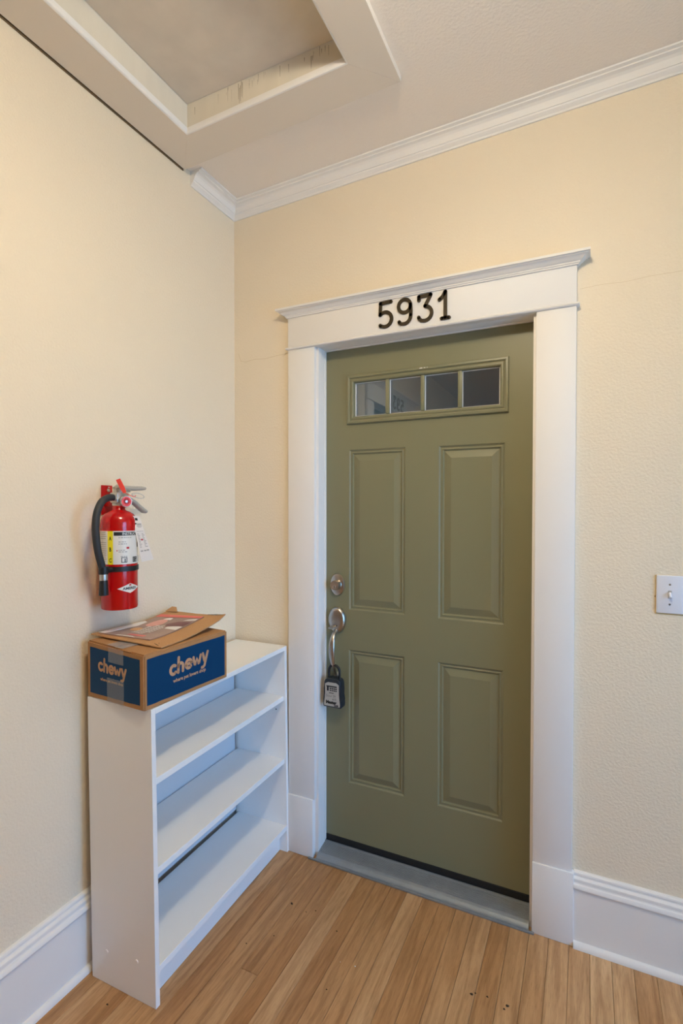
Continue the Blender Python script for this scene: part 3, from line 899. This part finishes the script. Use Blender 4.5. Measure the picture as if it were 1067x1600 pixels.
b = MB(); add_text(b, 'where pet lovers shop', 0.0112, lambda u, v: lf(u, v, OFF + 0.0004), 0.062, 0.056, 'LEFT', 0.0004, 0.98); b.build('tagline', 'tan', bll)
art_rect('packing_tape', 'tape', bxo, lf, 0.098, 0.164, 0.113, XH + 0.0, 0.0014, 0.0006, 6)
art_rect('packing_tape', 'tape', bxo, lf, 0.092, 0.166, 0.001, 0.069, 0.0014, 0.0012, 8)
# top flaps: two boards with a seam, slightly lifted
for (xa, xb, ya, yb, lift_) in ((0.004, XL - 0.004, 0.004, XW / 2 - 0.001, 0.0), (0.004, XL - 0.004, XW / 2 + 0.001, XW - 0.004, 0.001)):
    b = MB(); b.box(xa, xb, ya, yb, XH - 0.0005, XH + 0.0025 + lift_, 0.0008)
    for v in b.bm.verts: v.co.z = bulge(v.co.x, v.co.y, v.co.z)
    b.build('top_flap', 'card', bxo)
b = MB(); b.box(0.0, 0.10, XW / 2 - 0.034, XW / 2 + 0.034, XH + 0.0047, XH + 0.0051)
for v in b.bm.verts: v.co.z = bulge(v.co.x, v.co.y, v.co.z)
b.build('packing_tape', 'tape', bxo)
# ragged torn strip along the near top edge
b = MB()
pts = [(0.0, 0.05), (0.0, 0.115), (0.006, 0.108), (0.010, 0.094), (0.007, 0.083), (0.012, 0.070), (0.009, 0.060)]
b.prism(pts, lambda x, y: (x, y, XH + 0.0027), lambda x, y: (x - 0.001, y, XH + 0.0048)); b.build('torn_flap', 'card', bxo)
b = MB(); b.lathe([(0.010, 0), (0.010, 0.0004), (0, 0.0004)], (0.018, 0.028, XH + 0.0028), (0, 0, 1), 20, 1.0, 0.6); b.build('blue_mark', 'blue', bxo)

# ------------------------------------------------------------------ padded mailer and magazine on the box
MC = [Vector((0.018, -0.738)), Vector((0.280, -0.712)), Vector((0.264, -0.400)), Vector((0.026, -0.424))]   # plan corners: left, near, right, back
ZT = BH + XH + 0.0090
def msurf(u, v):
    """u: wall -> room, v: camera end -> far end"""
    p = MC[0] * (1 - u) * (1 - v) + MC[1] * u * (1 - v) + MC[2] * u * v + MC[3] * (1 - u) * v
    z = ZT + 0.028 * max(0, v - 0.25) ** 1.5 / 0.65 + 0.013 * (1 - u) * (1 - v) ** 2 + 0.004 * (1 - u) + 0.006 * (u - 0.5) ** 2 * v
    z += 0.0012 * noise.noise(Vector((u * 5, v * 6, 3.1)))
    if v > 0.9 and u > 0.85: z += (v - 0.9) * (u - 0.85) * 0.5
    return Vector((p.x, p.y, z))
def patch(fn, nu, nv, th):
    b = MB()
    vs_, fs_ = [], []
    for s_ in (0, 1):
        for j in range(nv + 1):
            for i in range(nu + 1):
                q = fn(i / nu, j / nv); vs_.append((q.x, q.y, q.z - th * (1 - s_)))
    st = (nu + 1) * (nv + 1)
    idx = lambda i, j, s_: s_ * st + j * (nu + 1) + i
    for j in range(nv):
        for i in range(nu):
            fs_.append((idx(i, j, 1), idx(i + 1, j, 1), idx(i + 1, j + 1, 1), idx(i, j + 1, 1)))
            fs_.append((idx(i, j, 0), idx(i, j + 1, 0), idx(i + 1, j + 1, 0), idx(i + 1, j, 0)))
    for i in range(nu):
        fs_.append((idx(i, 0, 0), idx(i + 1, 0, 0), idx(i + 1, 0, 1), idx(i, 0, 1))); fs_.append((idx(i, nv, 0), idx(i, nv, 1), idx(i + 1, nv, 1), idx(i + 1, nv, 0)))
    for j in range(nv):
        fs_.append((idx(0, j, 0), idx(0, j, 1), idx(0, j + 1, 1), idx(0, j + 1, 0))); fs_.append((idx(nu, j, 0), idx(nu, j + 1, 0), idx(nu, j + 1, 1), idx(nu, j, 1)))
    return b.verts_faces(vs_, fs_)
ml = empty('padded_mailer', (0.15, -0.57, BH + XH))
tag(ml, 'crumpled flat kraft mailer with curled corners on the blue box', 'mailer')
def rel(o, par):
    o.parent = par
    o.location = -par.location
    return o
rel(patch(msurf, 16, 18, 0.0035).build('envelope', 'mailer', None, 40), ml)
b = MB()
c0 = msurf(0.02, 0.985)
b.verts_faces([(c0.x - 0.006, c0.y - 0.012, c0.z + 0.0005), (c0.x + 0.040, c0.y - 0.002, c0.z + 0.0005), (c0.x + 0.026, c0.y + 0.012, c0.z + 0.014), (c0.x + 0.006, c0.y + 0.012, c0.z + 0.015),
               (c0.x - 0.006, c0.y - 0.008, c0.z + 0.0005), (c0.x + 0.040, c0.y + 0.002, c0.z + 0.0005)], [(0, 1, 2, 3), (4, 3, 2, 5), (0, 3, 4), (1, 5, 2), (0, 4, 5, 1)])
rel(b.build('torn_corner', 'mailer'), ml)
def tear(u0, v0, u1, v1, w_):
    a_, c_ = msurf(u0, v0), msurf(u1, v1)
    mid = (a_ + c_) / 2 + Vector((0.003, -0.002, 0.0008))
    b = MB(); b.tube([a_ + Vector((0, 0, 0.0003)), mid, c_ + Vector((0, 0, 0.0003))], [w_ * 0.4, w_, w_ * 0.3], 8); return rel(b.build('tear', 'gap'), ml)
tear(0.94, 0.02, 0.84, 0.06, 0.0014); tear(0.70, 0.995, 0.99, 0.985, 0.0016); tear(0.05, 0.985, 0.20, 0.99, 0.0014); tear(0.9, 0.06, 0.86, 0.10, 0.0009)
# magazine
def gsurf(u, v, o=0.0042):
    a = msurf(0.06 + 0.66 * u, 0.04 + 0.07 * u + 0.80 * v) 
    return Vector((a.x, a.y, a.z + o))
mg = empty('magazine', (0.14, -0.58, BH + XH + 0.01))
tag(mg, 'brown food catalogue with white edge lying on the kraft mailer', 'magazine')
cov = rel(patch(lambda u, v: gsurf(u, v), 10, 12, 0.0035).build('cover', 'magbrown', None, 40), mg)
def garea(name, m, pts, o=0.0047):
    b = MB(); q = [gsurf(u, v, o) for u, v in pts]
    c_ = Vector((0, 0, 0))
    for p in q: c_ += p
    c_ /= len(q)
    n_ = len(q)
    b.verts_faces([tuple(p) for p in q] + [tuple(c_ + Vector((0, 0, 0.0003)))], [(i, (i + 1) % n_, n_) for i in range(n_)])
    return rel(b.build(name, m), mg)
garea('white_margin', 'paper', [(0.0, 0.0), (0.12, 0.0), (0.10, 0.25), (0.14, 0.5), (0.10, 0.68), (0.0, 0.72)])
garea('white_corner', 'paper', [(0.30, 0.0), (0.72, 0.0), (0.62, 0.035), (0.34, 0.03)])
garea('red_banner', 'magred', [(0.46, 0.07), (0.78, 0.07), (0.78, 0.135), (0.46, 0.135)])
garea('red_stripe', 'magred', [(0.0, 0.90), (1.0, 0.93), (1.0, 1.0), (0.0, 1.0)])
garea('pink_picture', 'magpink', arc(0.34, 0.66, 0.14, 0.16, 0, 360, 20)[:-1])
garea('orange_picture', 'magorange', arc(0.28, 0.36, 0.10, 0.07, 0, 360, 16)[:-1])
garea('maroon_picture', 'magdark', [(0.62, 0.56), (0.98, 0.60), (0.98, 0.78), (0.70, 0.76), (0.56, 0.66)])
garea('white_picture', 'paper', [(0.72, 0.48), (0.98, 0.46), (0.99, 0.58), (0.86, 0.60), (0.70, 0.55)])
garea('white_picture', 'paper', [(0.28, 0.82), (0.46, 0.80), (0.44, 0.88), (0.34, 0.89)])
garea('white_picture', 'paper', [(0.74, 0.80), (0.98, 0.84), (0.98, 0.90), (0.80, 0.86)])
b = MB()
for (uu, va, vb, wv) in ((0.40, 0.20, 0.50, 0.035), (0.49, 0.20, 0.54, 0.04), (0.585, 0.18, 0.56, 0.045), (0.66, 0.26, 0.48, 0.02)):
    v_ = va
    while v_ < vb:
        l_ = random.uniform(0.022, 0.04)
        p = [gsurf(uu - wv, v_, 0.0051), gsurf(uu + wv, v_ + 0.006, 0.0051), gsurf(uu + wv * 0.9, v_ + l_, 0.0051), gsurf(uu - wv, v_ + l_ * 0.7, 0.0051)]
        b.verts_faces([tuple(q) for q in p], [(0, 1, 2, 3)])
        v_ += l_ + 0.012
rel(b.build('headline_print', 'paper'), mg)

# ------------------------------------------------------------------ fire extinguisher
EX, EY, EZ, ER = 0.076, -0.681, 1.106, 0.0535
ex = empty('fire_extinguisher', (EX, EY, EZ))
tag(ex, 'red fire extinguisher with black hose hanging on the cream wall', 'fire extinguisher')
def el(x, y, z): return (x - EX, y - EY, z - EZ)
b = MB()
b.lathe([(0, 0.004), (0.044, 0.004), (0.048, 0.0), (0.0515, 0.001), (ER, 0.006), (ER, 0.262), (0.0525, 0.272), (0.049, 0.283), (0.042, 0.292), (0.032, 0.299), (0.022, 0.303), (0.0185, 0.306), (0.0185, 0.318), (0, 0.318)], n=56)
cyl = b.build('cylinder', 'red', ex, 50)
TH0 = R(-41)
def wrap(u, v, o=0.0004):
    t = TH0 + u / ER
    return ((ER + o) * math.cos(t), (ER + o) * math.sin(t), v)
def wrap_rect(name, m, par, a0, a1, v0, v1, o):
    b = MB(); n_ = max(2, int(abs(a1 - a0) / 5))
    vs_ = []
    for i in range(n_ + 1):
        u = R(a0 + (a1 - a0) * i / n_) * ER
        vs_ += [wrap(u, v0, o), wrap(u, v1, o)]
    b.verts_faces(vs_, [(2 * i, 2 * i + 2, 2 * i + 3, 2 * i + 1) for i in range(n_)])
    return b.build(name, m, par, 60)
LV0, LV1 = 0.140, 0.241
lab = wrap_rect('instruction_label', 'label', ex, -82, 100, LV0, LV1, 0.0004)
wrap_rect('yellow_stripe', 'yellow', lab, -36, -18.5, LV0, LV1, 0.0007)
wrap_rect('header_bar', 'ink', lab, -16, 96, LV1 - 0.014, LV1 - 0.003, 0.0007)
b = MB(); add_text(b, 'INSTRUCTIONS', 0.0112, lambda u, v: wrap(u, v, 0.0011), R(9) * ER, LV1 - 0.0124, 'LEFT', 0.00015, 0.95); b.build('header_lettering', 'label', lab)
for ch, v in (('A', 0.213), ('B', 0.180), ('C', 0.147)):
    b = MB()
    add_text(b, ch, 0.0170, lambda u, v_: wrap(u, v_, 0.0011), R(-27.2) * ER, v, 'CENTER', 0.0004, 0.65)
    b.build('class_letter', 'ink', lab)
b = MB()
def bar(a0, a1, v0, v1, o=0.0009):
    n_ = max(1, int(abs(a1 - a0) / 8)); vs_ = []
    for i in range(n_ + 1):
        u = R(a0 + (a1 - a0) * i / n_) * ER; vs_ += [wrap(u, v0, o), wrap(u, v1, o)]
    b.verts_faces(vs_, [(2 * i, 2 * i + 2, 2 * i + 3, 2 * i + 1) for i in range(n_)])
for (v, a0, a1) in ((0.2195, -2, 40), (0.2065, -2, 22), (0.2005, -2, 24), (0.1815, -2, 18), (0.1765, -2, 24), (0.1625, 4, 26)):
    a = a0
    while a < a1:
        l_ = random.uniform(3, 8); bar(a, min(a + l_, a1), v, v + 0.0028); a += l_ + 2
b.build('instruction_print', 'labelgrey', lab)
b = MB()
for v in [0.236 - i * 0.0062 for i in range(15)]:
    if abs(v - 0.214) < 0.003 or abs(v - 0.177) < 0.003: continue
    bar(-74, -40 - random.uniform(0, 4), v, v + 0.002)
b.build('small_print', 'labelgrey', lab)
for (a0, a1) in ((6, 24), (44, 64), (76, 90)):
    b = MB()
    bar(a0, a1, 0.1450, 0.1470); bar(a0, a1, 0.1595, 0.1612); bar(a0, a0 + 2.2, 0.147, 0.1595); bar(a1 - 2.2, a1, 0.147, 0.1595)
    bar((a0 + a1) / 2 + 1, (a0 + a1) / 2 + 4, 0.147, 0.157)
    if a0 == 44: bar(48, 53, 0.147, 0.1595); bar(57, 61, 0.152, 0.1595)
    b.build('pictogram', 'ink', lab)
b = MB(); bar(67, 74, 0.190, 0.204); bar(69, 72, 0.204, 0.212); b.build('pictogram', 'ink', lab)
b = MB(); bar(22, 31, 0.1865, 0.1925, 0.0010); b.build('red_mark', 'redink', lab)
b = MB(); bar(-8, -5, 0.180, 0.1835, 0.001); b.build('red_mark', 'redink', lab)
# diamond emblem
b = MB()
dc, dh, dv = 34, 41, 0.0150
vs_, fs_ = [], []
n_ = 20
for i in range(n_ + 1):
    q = -1 + 2 * i / n_; hh_ = (1 - abs(q)) * dv
    u = R(dc + q * dh) * ER; vs_ += [wrap(u, 0.066 - hh_, 0.0005), wrap(u, 0.066 + hh_, 0.0005)]
b.verts_faces(vs_, [(2 * i, 2 * i + 2, 2 * i + 3, 2 * i + 1) for i in range(n_)])
dm = b.build('diamond_emblem', 'label', ex)
b = MB(); add_text(b, 'AMEREX', 0.0105, lambda u, v: wrap(u, v, 0.0010), R(dc) * ER, 0.0625, 'CENTER', 0.0003, 1.15); b.build('emblem_lettering', 'ink', dm)
b = MB()
for sgn in (-1, 1):
    for q in (0, 1):
        pass
add_text(b, '\u00ae', 0.009, lambda u, v: wrap(u, v, 0.0010), R(dc) * ER, 0.0722, 'CENTER', 0.0004); b.build('emblem_mark', 'redink', dm)
# strap
b = MB()
pr = [(ER + 0.0003, 0.118), (ER + 0.0024, 0.118), (ER + 0.0024, 0.133), (ER + 0.0003, 0.133)]
n_ = 56; vs_, fs_ = [], []
for i in range(n_):
    for r_, h_ in pr: vs_.append((r_ * math.cos(2 * PI * i / n_), r_ * math.sin(2 * PI * i / n_), h_))
for i in range(n_):
    j = (i + 1) % n_
    for q in range(4): fs_.append((4 * i + q, 4 * j + q, 4 * j + (q + 1) % 4, 4 * i + (q + 1) % 4))
b.verts_faces(vs_, fs_); st_ = b.build('hose_strap', 'black', ex, 40)
HXY = (0.098, -0.757)                         # nozzle axis in plan
b = MB(); b.tube([el(HXY[0] - 0.002, HXY[1] + 0.026, 1.2315), el(HXY[0], HXY[1] + 0.006, 1.2315)], [(0.009, 0.012)] * 2, 12, flat=(0, 0, 1))
b.lathe([(0.0135, -0.011), (0.0140, -0.009), (0.0140, 0.009), (0.0135, 0.011)], el(HXY[0], HXY[1], 1.2315), (0, 0, 1), 24); b.build('nozzle_clip', 'black', st_, 40)
# hose
def bez(pts, n=8):
    P = [Vector(p) for p in pts]; out = []
    for i in range(len(P) - 1):
        p0, p1, p2, p3 = P[max(i - 1, 0)], P[i], P[i + 1], P[min(i + 2, len(P) - 1)]
        for k in range(n):
            t = k / n
            out.append(0.5 * ((2 * p1) + (p2 - p0) * t + (2 * p0 - 5 * p1 + 4 * p2 - p3) * t * t + (3 * p1 - p0 - 3 * p2 + p3) * t ** 3))
    out.append(P[-1]); return out
hp = [el(0.086, -0.712, 1.448), el(0.088, -0.731, 1.447), el(0.092, -0.757, 1.434), el(0.096, -0.776, 1.403), el(0.098, -0.783, 1.365), el(0.099, -0.782, 1.325), el(0.0985, -0.775, 1.285), el(0.098, -0.765, 1.252), el(0.098, -0.757, 1.226)]
b = MB(); b.tube(bez(hp), 0.0105, 18); b.build('hose', 'rubber', ex, 60)
b = MB(); b.lathe([(0.0112, 0), (0.0116, 0.002), (0.0116, 0.017), (0.0112, 0.019)], el(HXY[0], HXY[1], 1.2025), (0, 0, 1), 24); b.build('ferrule', 'steel', ex, 40)
b = MB(); b.lathe([(0.0135, 0), (0.0138, 0.002), (0.0112, 0.042), (0.0105, 0.045), (0, 0.045)], el(HXY[0], HXY[1], 1.158), (0, 0, 1), 24); b.build('nozzle', 'black', ex, 40)
# valve
b = MB()
b.lathe([(0.0185, 0), (0.0195, 0.003), (0.0195, 0.008), (0.016, 0.012), (0.014, 0.020), (0.014, 0.034), (0.0165, 0.038), (0.0165, 0.050), (0.012, 0.054), (0, 0.054)], el(EX, EY, 1.4235), (0, 0, 1), 28)
b.box(-0.014, 0.018, -0.022, 0.024, 1.4325 - EZ, 1.4640 - EZ, 0.003)
vb = b.build('valve_body', 'steel', ex, 35)
b = MB(); b.lathe([(0.009, 0), (0.0095, 0.002), (0.0095, 0.010), (0.0112, 0.012), (0.0112, 0.026), (0.0108, 0.028), (0, 0.028)], el(EX + 0.006, EY - 0.010, 1.4475), (0.08, -1, 0), 22); b.build('hose_fitting', 'steel', ex, 35)
# gauge faces the room
ga = el(EX + 0.012, EY + 0.006, 1.4365)
b = MB(); b.lathe([(0.008, 0), (0.008, 0.012), (0.0165, 0.014), (0.0178, 0.016), (0.0178, 0.024), (0.0168, 0.0255), (0.0150, 0.0250), (0, 0.0250)], ga, (0.94, -0.34, 0), 32); gg = b.build('pressure_gauge', 'steel', ex, 35)
b = MB(); b.lathe([(0.0152, 0.0252), (0.0148, 0.0256), (0.0100, 0.0256), (0.0098, 0.0252)], ga, (0.94, -0.34, 0), 28); b.build('gauge_ring', 'redtag', gg)
b = MB(); b.lathe([(0.0045, 0.0252), (0.004, 0.0262), (0, 0.0264)], ga, (0.94, -0.34, 0), 16); b.build('gauge_hub', 'steel', gg)
# levers
b = MB()
up = [el(EX - 0.002, -0.696, 1.4765), el(EX, -0.686, 1.482), el(EX + 0.002, -0.660, 1.4795), el(EX + 0.003, -0.625, 1.479), el(EX + 0.003, -0.595, 1.4805), el(EX + 0.003, -0.582, 1.481)]
b.tube(up, [(0.010, 0.005), (0.012, 0.0075), (0.012, 0.0075), (0.0115, 0.0075), (0.011, 0.0070), (0.009, 0.005)], 16, flat=(1, 0, 0)); b.build('squeeze_lever', 'lever', ex, 50)
b = MB()
lo = [el(EX, -0.668, 1.452), el(EX + 0.002, -0.648, 1.446), el(EX + 0.003, -0.625, 1.434), el(EX + 0.003, -0.603, 1.418), el(EX + 0.003, -0.588, 1.408), el(EX + 0.003, -0.577, 1.405)]
b.tube(lo, [(0.010, 0.006), (0.012, 0.0075), (0.012, 0.008), (0.0115, 0.008), (0.0115, 0.0085), (0.009, 0.006)], 16, flat=(1, 0, 0)); b.build('carry_handle', 'lever', ex, 50)
b = MB(); b.box(-0.006, 0.018, -0.006, 0.030, 1.466 - EZ, 1.476 - EZ, 0.002); b.build('pin_block', 'steel', ex, 35)
# pull pin ring
b = MB()
rc = el(EX + 0.024, -0.628, 1.4560)
b.tube([(rc[0] + 0.004 * math.cos(2 * PI * i / 28), rc[1] + 0.021 * math.cos(2 * PI * i / 28) , rc[2] - 0.004 * math.cos(2 * PI * i / 28) + 0.0075 * math.sin(2 * PI * i / 28)) for i in range(28)], 0.0011, 8, closed=True); b.build('pull_pin_ring', 'steel', ex, 60)
# tamper seal
b = MB()
n0, dirv = Vector(el(0.112, -0.690, 1.463)), Vector((-0.010, -0.0165, 0.041))
sd = Vector((0.0065, 0.0055, 0.0035))
th_ = Vector((0.0008, -0.0006, 0))
q = [n0 - sd * 0.5, n0 + sd * 0.5, n0 + dirv * 0.35 + sd * 0.75, n0 + dirv + sd * 0.7, n0 + dirv - sd * 0.7, n0 + dirv * 0.35 - sd * 0.75]
b.verts_faces([tuple(p + th_) for p in q] + [tuple(p - th_) for p in q], [(0, 1, 2, 3, 4, 5), (11, 10, 9, 8, 7, 6)] + [(i, 6 + i, 6 + (i + 1) % 6, (i + 1) % 6) for i in range(6)])
b.build('tamper_seal', 'redtag', ex)
b = MB(); b.tube(bez([tuple(n0), el(0.116, -0.672, 1.455), el(0.113, -0.655, 1.452), el(0.108, -0.645, 1.456)], 6), 0.0011, 8); b.build('seal_wire', 'redtag', ex, 60)
# inspection tag
def tp(u, v, o=0.0):
    a = Vector((0.1191, -0.6701, 1.3924)); bq = Vector((0.1335, -0.6540, 1.3915)); c_ = Vector((0.1603, -0.6233, 1.2553)); d_ = Vector((0.1370, -0.6498, 1.2486))
    p = a * (1 - u) * (1 - v) + bq * u * (1 - v) + c_ * u * v + d_ * (1 - u) * v
    p += Vector((0.75, -0.66, 0)) * (o + 0.004 * math.sin(v * PI))
    return Vector(el(*p))
b = MB()
vs_ = []
for s_ in (0, -0.0006):
    for j in range(9):
        w0, w1 = (0.0, 1.0)
        vs_ += [tuple(tp(w0, j / 8, s_)), tuple(tp(w1, j / 8, s_))]
fs_ = [(2 * j, 2 * j + 1, 2 * j + 3, 2 * j + 2) for j in range(8)] + [(18 + 2 * j, 18 + 2 * j + 2, 18 + 2 * j + 3, 18 + 2 * j + 1) for j in range(8)]
fs_ += [(2 * j, 2 * j + 2, 18 + 2 * j + 2, 18 + 2 * j) for j in range(8)] + [(2 * j + 1, 18 + 2 * j + 1, 18 + 2 * j + 3, 2 * j + 3) for j in range(8)] + [(0, 18, 19, 1), (16, 17, 35, 34)]
b.verts_faces(vs_, fs_)
tg = b.build('inspection_tag', 'paper', ex)
def tagbars(name, m, rects):
    b = MB()
    for (u0, u1, v0, v1) in rects:
        b.verts_faces([tuple(tp(u0, v0, 0.0007)), tuple(tp(u1, v0, 0.0007)), tuple(tp(u1, v1, 0.0007)), tuple(tp(u0, v1, 0.0007))], [(0, 1, 2, 3)])
    return b.build(name, m, tg)
rs = [(0.3, 0.62, 0.045, 0.10), (0.12, 0.36, 0.155, 0.185), (0.40, 0.9, 0.165, 0.20), (0.3, 0.9, 0.215, 0.23), (0.4, 0.8, 0.245, 0.255), (0.14, 0.9, 0.335, 0.342)]
tagbars('tag_print', 'ink', [rs[0], rs[1]])
gr_ = rs[2:]
for i in range(10):
    v_ = 0.39 + i * 0.032
    gr_ += [(0.14, 0.14 + random.uniform(0.15, 0.28), v_, v_ + 0.014), (0.62, 0.62 + random.uniform(0.12, 0.28), v_, v_ + 0.014)]
gr_ += [(0.12, 0.34, 0.755, 0.785), (0.42, 0.64, 0.755, 0.785), (0.68, 0.88, 0.75, 0.785)]
tagbars('tag_print', 'labelgrey', gr_)
tagbars('tag_print', 'redink', [(0.44, 0.56, 0.505, 0.545), (0.36, 0.64, 0.518, 0.530)])
# wall bracket
wb = empty('extinguisher_bracket', (0.0005, -0.664, 1.449))
tag(wb, 'red metal wall bracket behind the fire extinguisher', 'bracket')
b = MB(); b.box(0, 0.003, -0.021, 0.021, -0.055, 0.040, 0.0013); b.box(0.003, 0.050, -0.010, -0.007, -0.028, -0.010, 0.0008); b.box(0.003, 0.050, 0.000, 0.003, -0.028, -0.010, 0.0008); b.build('plate', 'redplain', wb, 40)
b = MB(); b.lathe([(0.006, 0.003), (0.0055, 0.0055), (0.003, 0.0068), (0, 0.007)], (0, 0.004, 0.024), (1, 0, 0), 18); b.build('screw', 'steel', wb, 50)
for (yy, zz) in ((-0.004, 0.007), (0.007, 0.034)):
    b = MB(); b.lathe([(0.0022, 0.003), (0.0022, 0.0036), (0, 0.0036)], (0, yy, zz), (1, 0, 0), 10, 1.8, 0.8); b.build('hole', 'label', wb)

# ------------------------------------------------------------------ lockbox on the door handle
LX, LY, LZ = 0.475, 0.0, 0.619
lk = empty('key_lockbox', (LX, LY, LZ))
tag(lk, 'black and grey combination key lockbox hanging from the door handle', 'lockbox')
out_ = [(-0.039, 0.0), (0.039, 0.0), (0.041, 0.010), (0.039, 0.030), (0.036, 0.050), (0.0365, 0.075), (0.036, 0.100), (0.031, 0.111), (0.020, 0.116), (-0.020, 0.116), (-0.031, 0.111), (-0.036, 0.100), (-0.0365, 0.075), (-0.036, 0.050), (-0.039, 0.030), (-0.041, 0.010)]
b = MB(); b.prism(out_, lambda x, z: (x, 0.040, z), lambda x, z: (x, 0.0, z))
bmesh.ops.bevel(b.bm, geom=list(b.bm.edges), offset=0.004, segments=3, affect='EDGES', profile=0.5)
lb = b.build('body', 'bluegrey', lk, 45)
fc = [(-0.034, 0.006), (0.034, 0.006), (0.035, 0.016), (0.032, 0.038), (0.0305, 0.055), (0.0305, 0.094), (0.018, 0.101), (-0.018, 0.101), (-0.0305, 0.094), (-0.0305, 0.055), (-0.032, 0.038), (-0.035, 0.016)]
b = MB(); b.prism(fc, lambda x, z: (x, 0.002, z), lambda x, z: (x, -0.0015, z)); fcp = b.build('face_plate', 'greyface', lk)
b = MB()
def lkbar(x0, x1, z0, z1): b.box(x0, x1, -0.0022, -0.0014, z0, z1)
lkbar(-0.022, -0.014, 0.067, 0.083); lkbar(-0.024, 0.022, 0.083, 0.088)
for i in range(4): lkbar(-0.009 + i * 0.0082, -0.003 + i * 0.0082, 0.067, 0.0715); lkbar(-0.009 + i * 0.0082, -0.003 + i * 0.0082, 0.0745, 0.0800)
lkbar(-0.012, 0.008, 0.058, 0.0605)
b.build('dial_window', 'ink', fcp)
b = MB(); add_text(b, 'Master', 0.0165, lambda u, v: (u, -0.0023, v), -0.026, 0.0165, 'LEFT', 0.0011); add_text(b, 'Lock', 0.0095, lambda u, v: (u, -0.0023, v), 0.010, 0.0085, 'LEFT', 0.0007); b.build('brand_lettering', 'ink', fcp)
b = MB(); add_text(b, 'Door 59', 0.0135, lambda u, v: (u, -0.0023, v), -0.026, 0.043, 'LEFT', -0.0002, 0.9); add_text(b, '#13', 0.0110, lambda u, v: (u, -0.0023, v), 0.002, 0.0315, 'LEFT', -0.0001); b.build('handwriting', 'labelgrey' if False else 'bluegrey', fcp)
b = MB(); sp = [(-0.024, 0.020, 0.100), (-0.024, 0.020, 0.135)] + [(0.024 * math.cos(R(a)), 0.020, 0.140 + 0.026 * math.sin(R(a))) for a in range(170, 9, -16)] + [(0.024, 0.020, 0.135), (0.024, 0.020, 0.100)]
b.tube(sp, 0.0052, 14); b.build('shackle', 'black', lk, 60)

# ------------------------------------------------------------------ light switch
sw = empty('light_switch', (1.6145, -0.0004, 1.157))
tag(sw, 'white toggle light switch plate on the cream wall', 'light switch')
b = MB(); b.box(-0.035, 0.035, -0.0055, 0, -0.0575, 0.0575, 0.0028, 3); pl = b.build('plate', 'switch', sw, 50)
b = MB(); b.box(-0.0048, 0.0048, -0.0062, -0.0050, -0.0120, 0.0120); b.build('slot', 'labelgrey', pl)
b = MB(); b.tube([(0, -0.005, 0.003), (0, -0.012, -0.002), (0, -0.0175, -0.0075)], [(0.0042, 0.0058), (0.0038, 0.0048), (0.0034, 0.0036)], 12, flat=(1, 0, 0)); b.build('toggle', 'switch', sw, 50)
for zz in (0.030, -0.030):
    b = MB(); b.lathe([(0.0030, 0.0052), (0.0028, 0.0062), (0, 0.0066)], (0, 0, zz), (0, -1, 0), 16); b.build('screw', 'screw', sw, 50)

b = MB(); b.box(-0.0375, 0.0352, -0.0012, 0.0, -0.0620, 0.0578, 0.0004); b.build('paint_ring', 'oldpaint', sw)
b = MB(); b.lathe([(0.0022, 0), (0.0018, 0.0008), (0, 0.001)], (-0.0375, -0.0008, -0.008), (0, -1, 0), 8, 0.7, 1.3); b.build('paint_chip', 'gap', sw)

# ------------------------------------------------------------------ hairline cracks in the wall paint
def crack(pts, w_=0.0011):
    b = MB(); add_stroke(b, pts, w_, lambda u, v: (u, 0.0, v), lambda u, v: (u, -0.0003, v), 4)
    o = b.build('hairline_crack', 'crack', bpy.data.objects['wall_back']); return o
crack([(0.022, 2.085), (0.034, 2.052), (0.060, 2.046), (0.105, 2.052), (0.160, 2.047), (0.215, 2.053), (0.275, 2.056)])
crack([(1.362, 2.118), (1.42, 2.121), (1.49, 2.117), (1.56, 2.122), (1.66, 2.121)], 0.0007)

# ------------------------------------------------------------------ bits on the floor
def crumb(x, y, r, m, label, group, cat):
    b = MB()
    n_ = 7
    ph = random.uniform(0, 6)
    rr = [r * random.uniform(0.5, 1.2) for _ in range(n_)]
    vs_ = [(rr[i] * math.cos(ph + 2 * PI * i / n_), 0.7 * rr[i] * math.sin(ph + 2 * PI * i / n_), 0) for i in range(n_)] + [(v_[0] * 0.6, v_[1] * 0.6, r * 0.45) for v_ in []]
    top = [(0.6 * vs_[i][0], 0.6 * vs_[i][1], r * random.uniform(0.3, 0.6)) for i in range(n_)]
    fs_ = [tuple(range(n_))[::-1], tuple(range(n_, 2 * n_))] + [(i, (i + 1) % n_, n_ + (i + 1) % n_, n_ + i) for i in range(n_)]
    b.verts_faces(vs_ + top, fs_)
    o = b.build(cat, m, None, loc=(x, y, 0.0001)); tag(o, label, 'crumb' if m == 'crumb' else 'speck', group)
for (x, y, r) in ((0.446, -0.263, 0.006), (1.097, -0.331, 0.006), (1.105, -0.322, 0.004), (1.139, -0.318, 0.004), (1.195, -0.322, 0.006), (1.188, -0.335, 0.004), (0.400, -0.471, 0.003), (0.511, -0.274, 0.003), (0.539, -0.255, 0.003), (0.644, -0.301, 0.0035), (0.464, -0.407, 0.003), (0.165, -0.81, 0.004), (0.708, -0.5, 0.003)):
    crumb(x, y, r, 'crumb', 'dark dry leaf crumb on the oak floor', 'crumbs on the oak floor', 'leaf_crumb')
for (x, y, r) in ((0.753, -0.394, 0.0028), (0.705, -0.400, 0.0018)):
    crumb(x, y, r, 'speck', 'tiny white paint speck on the oak floor', 'white specks on the oak floor', 'paint_speck')
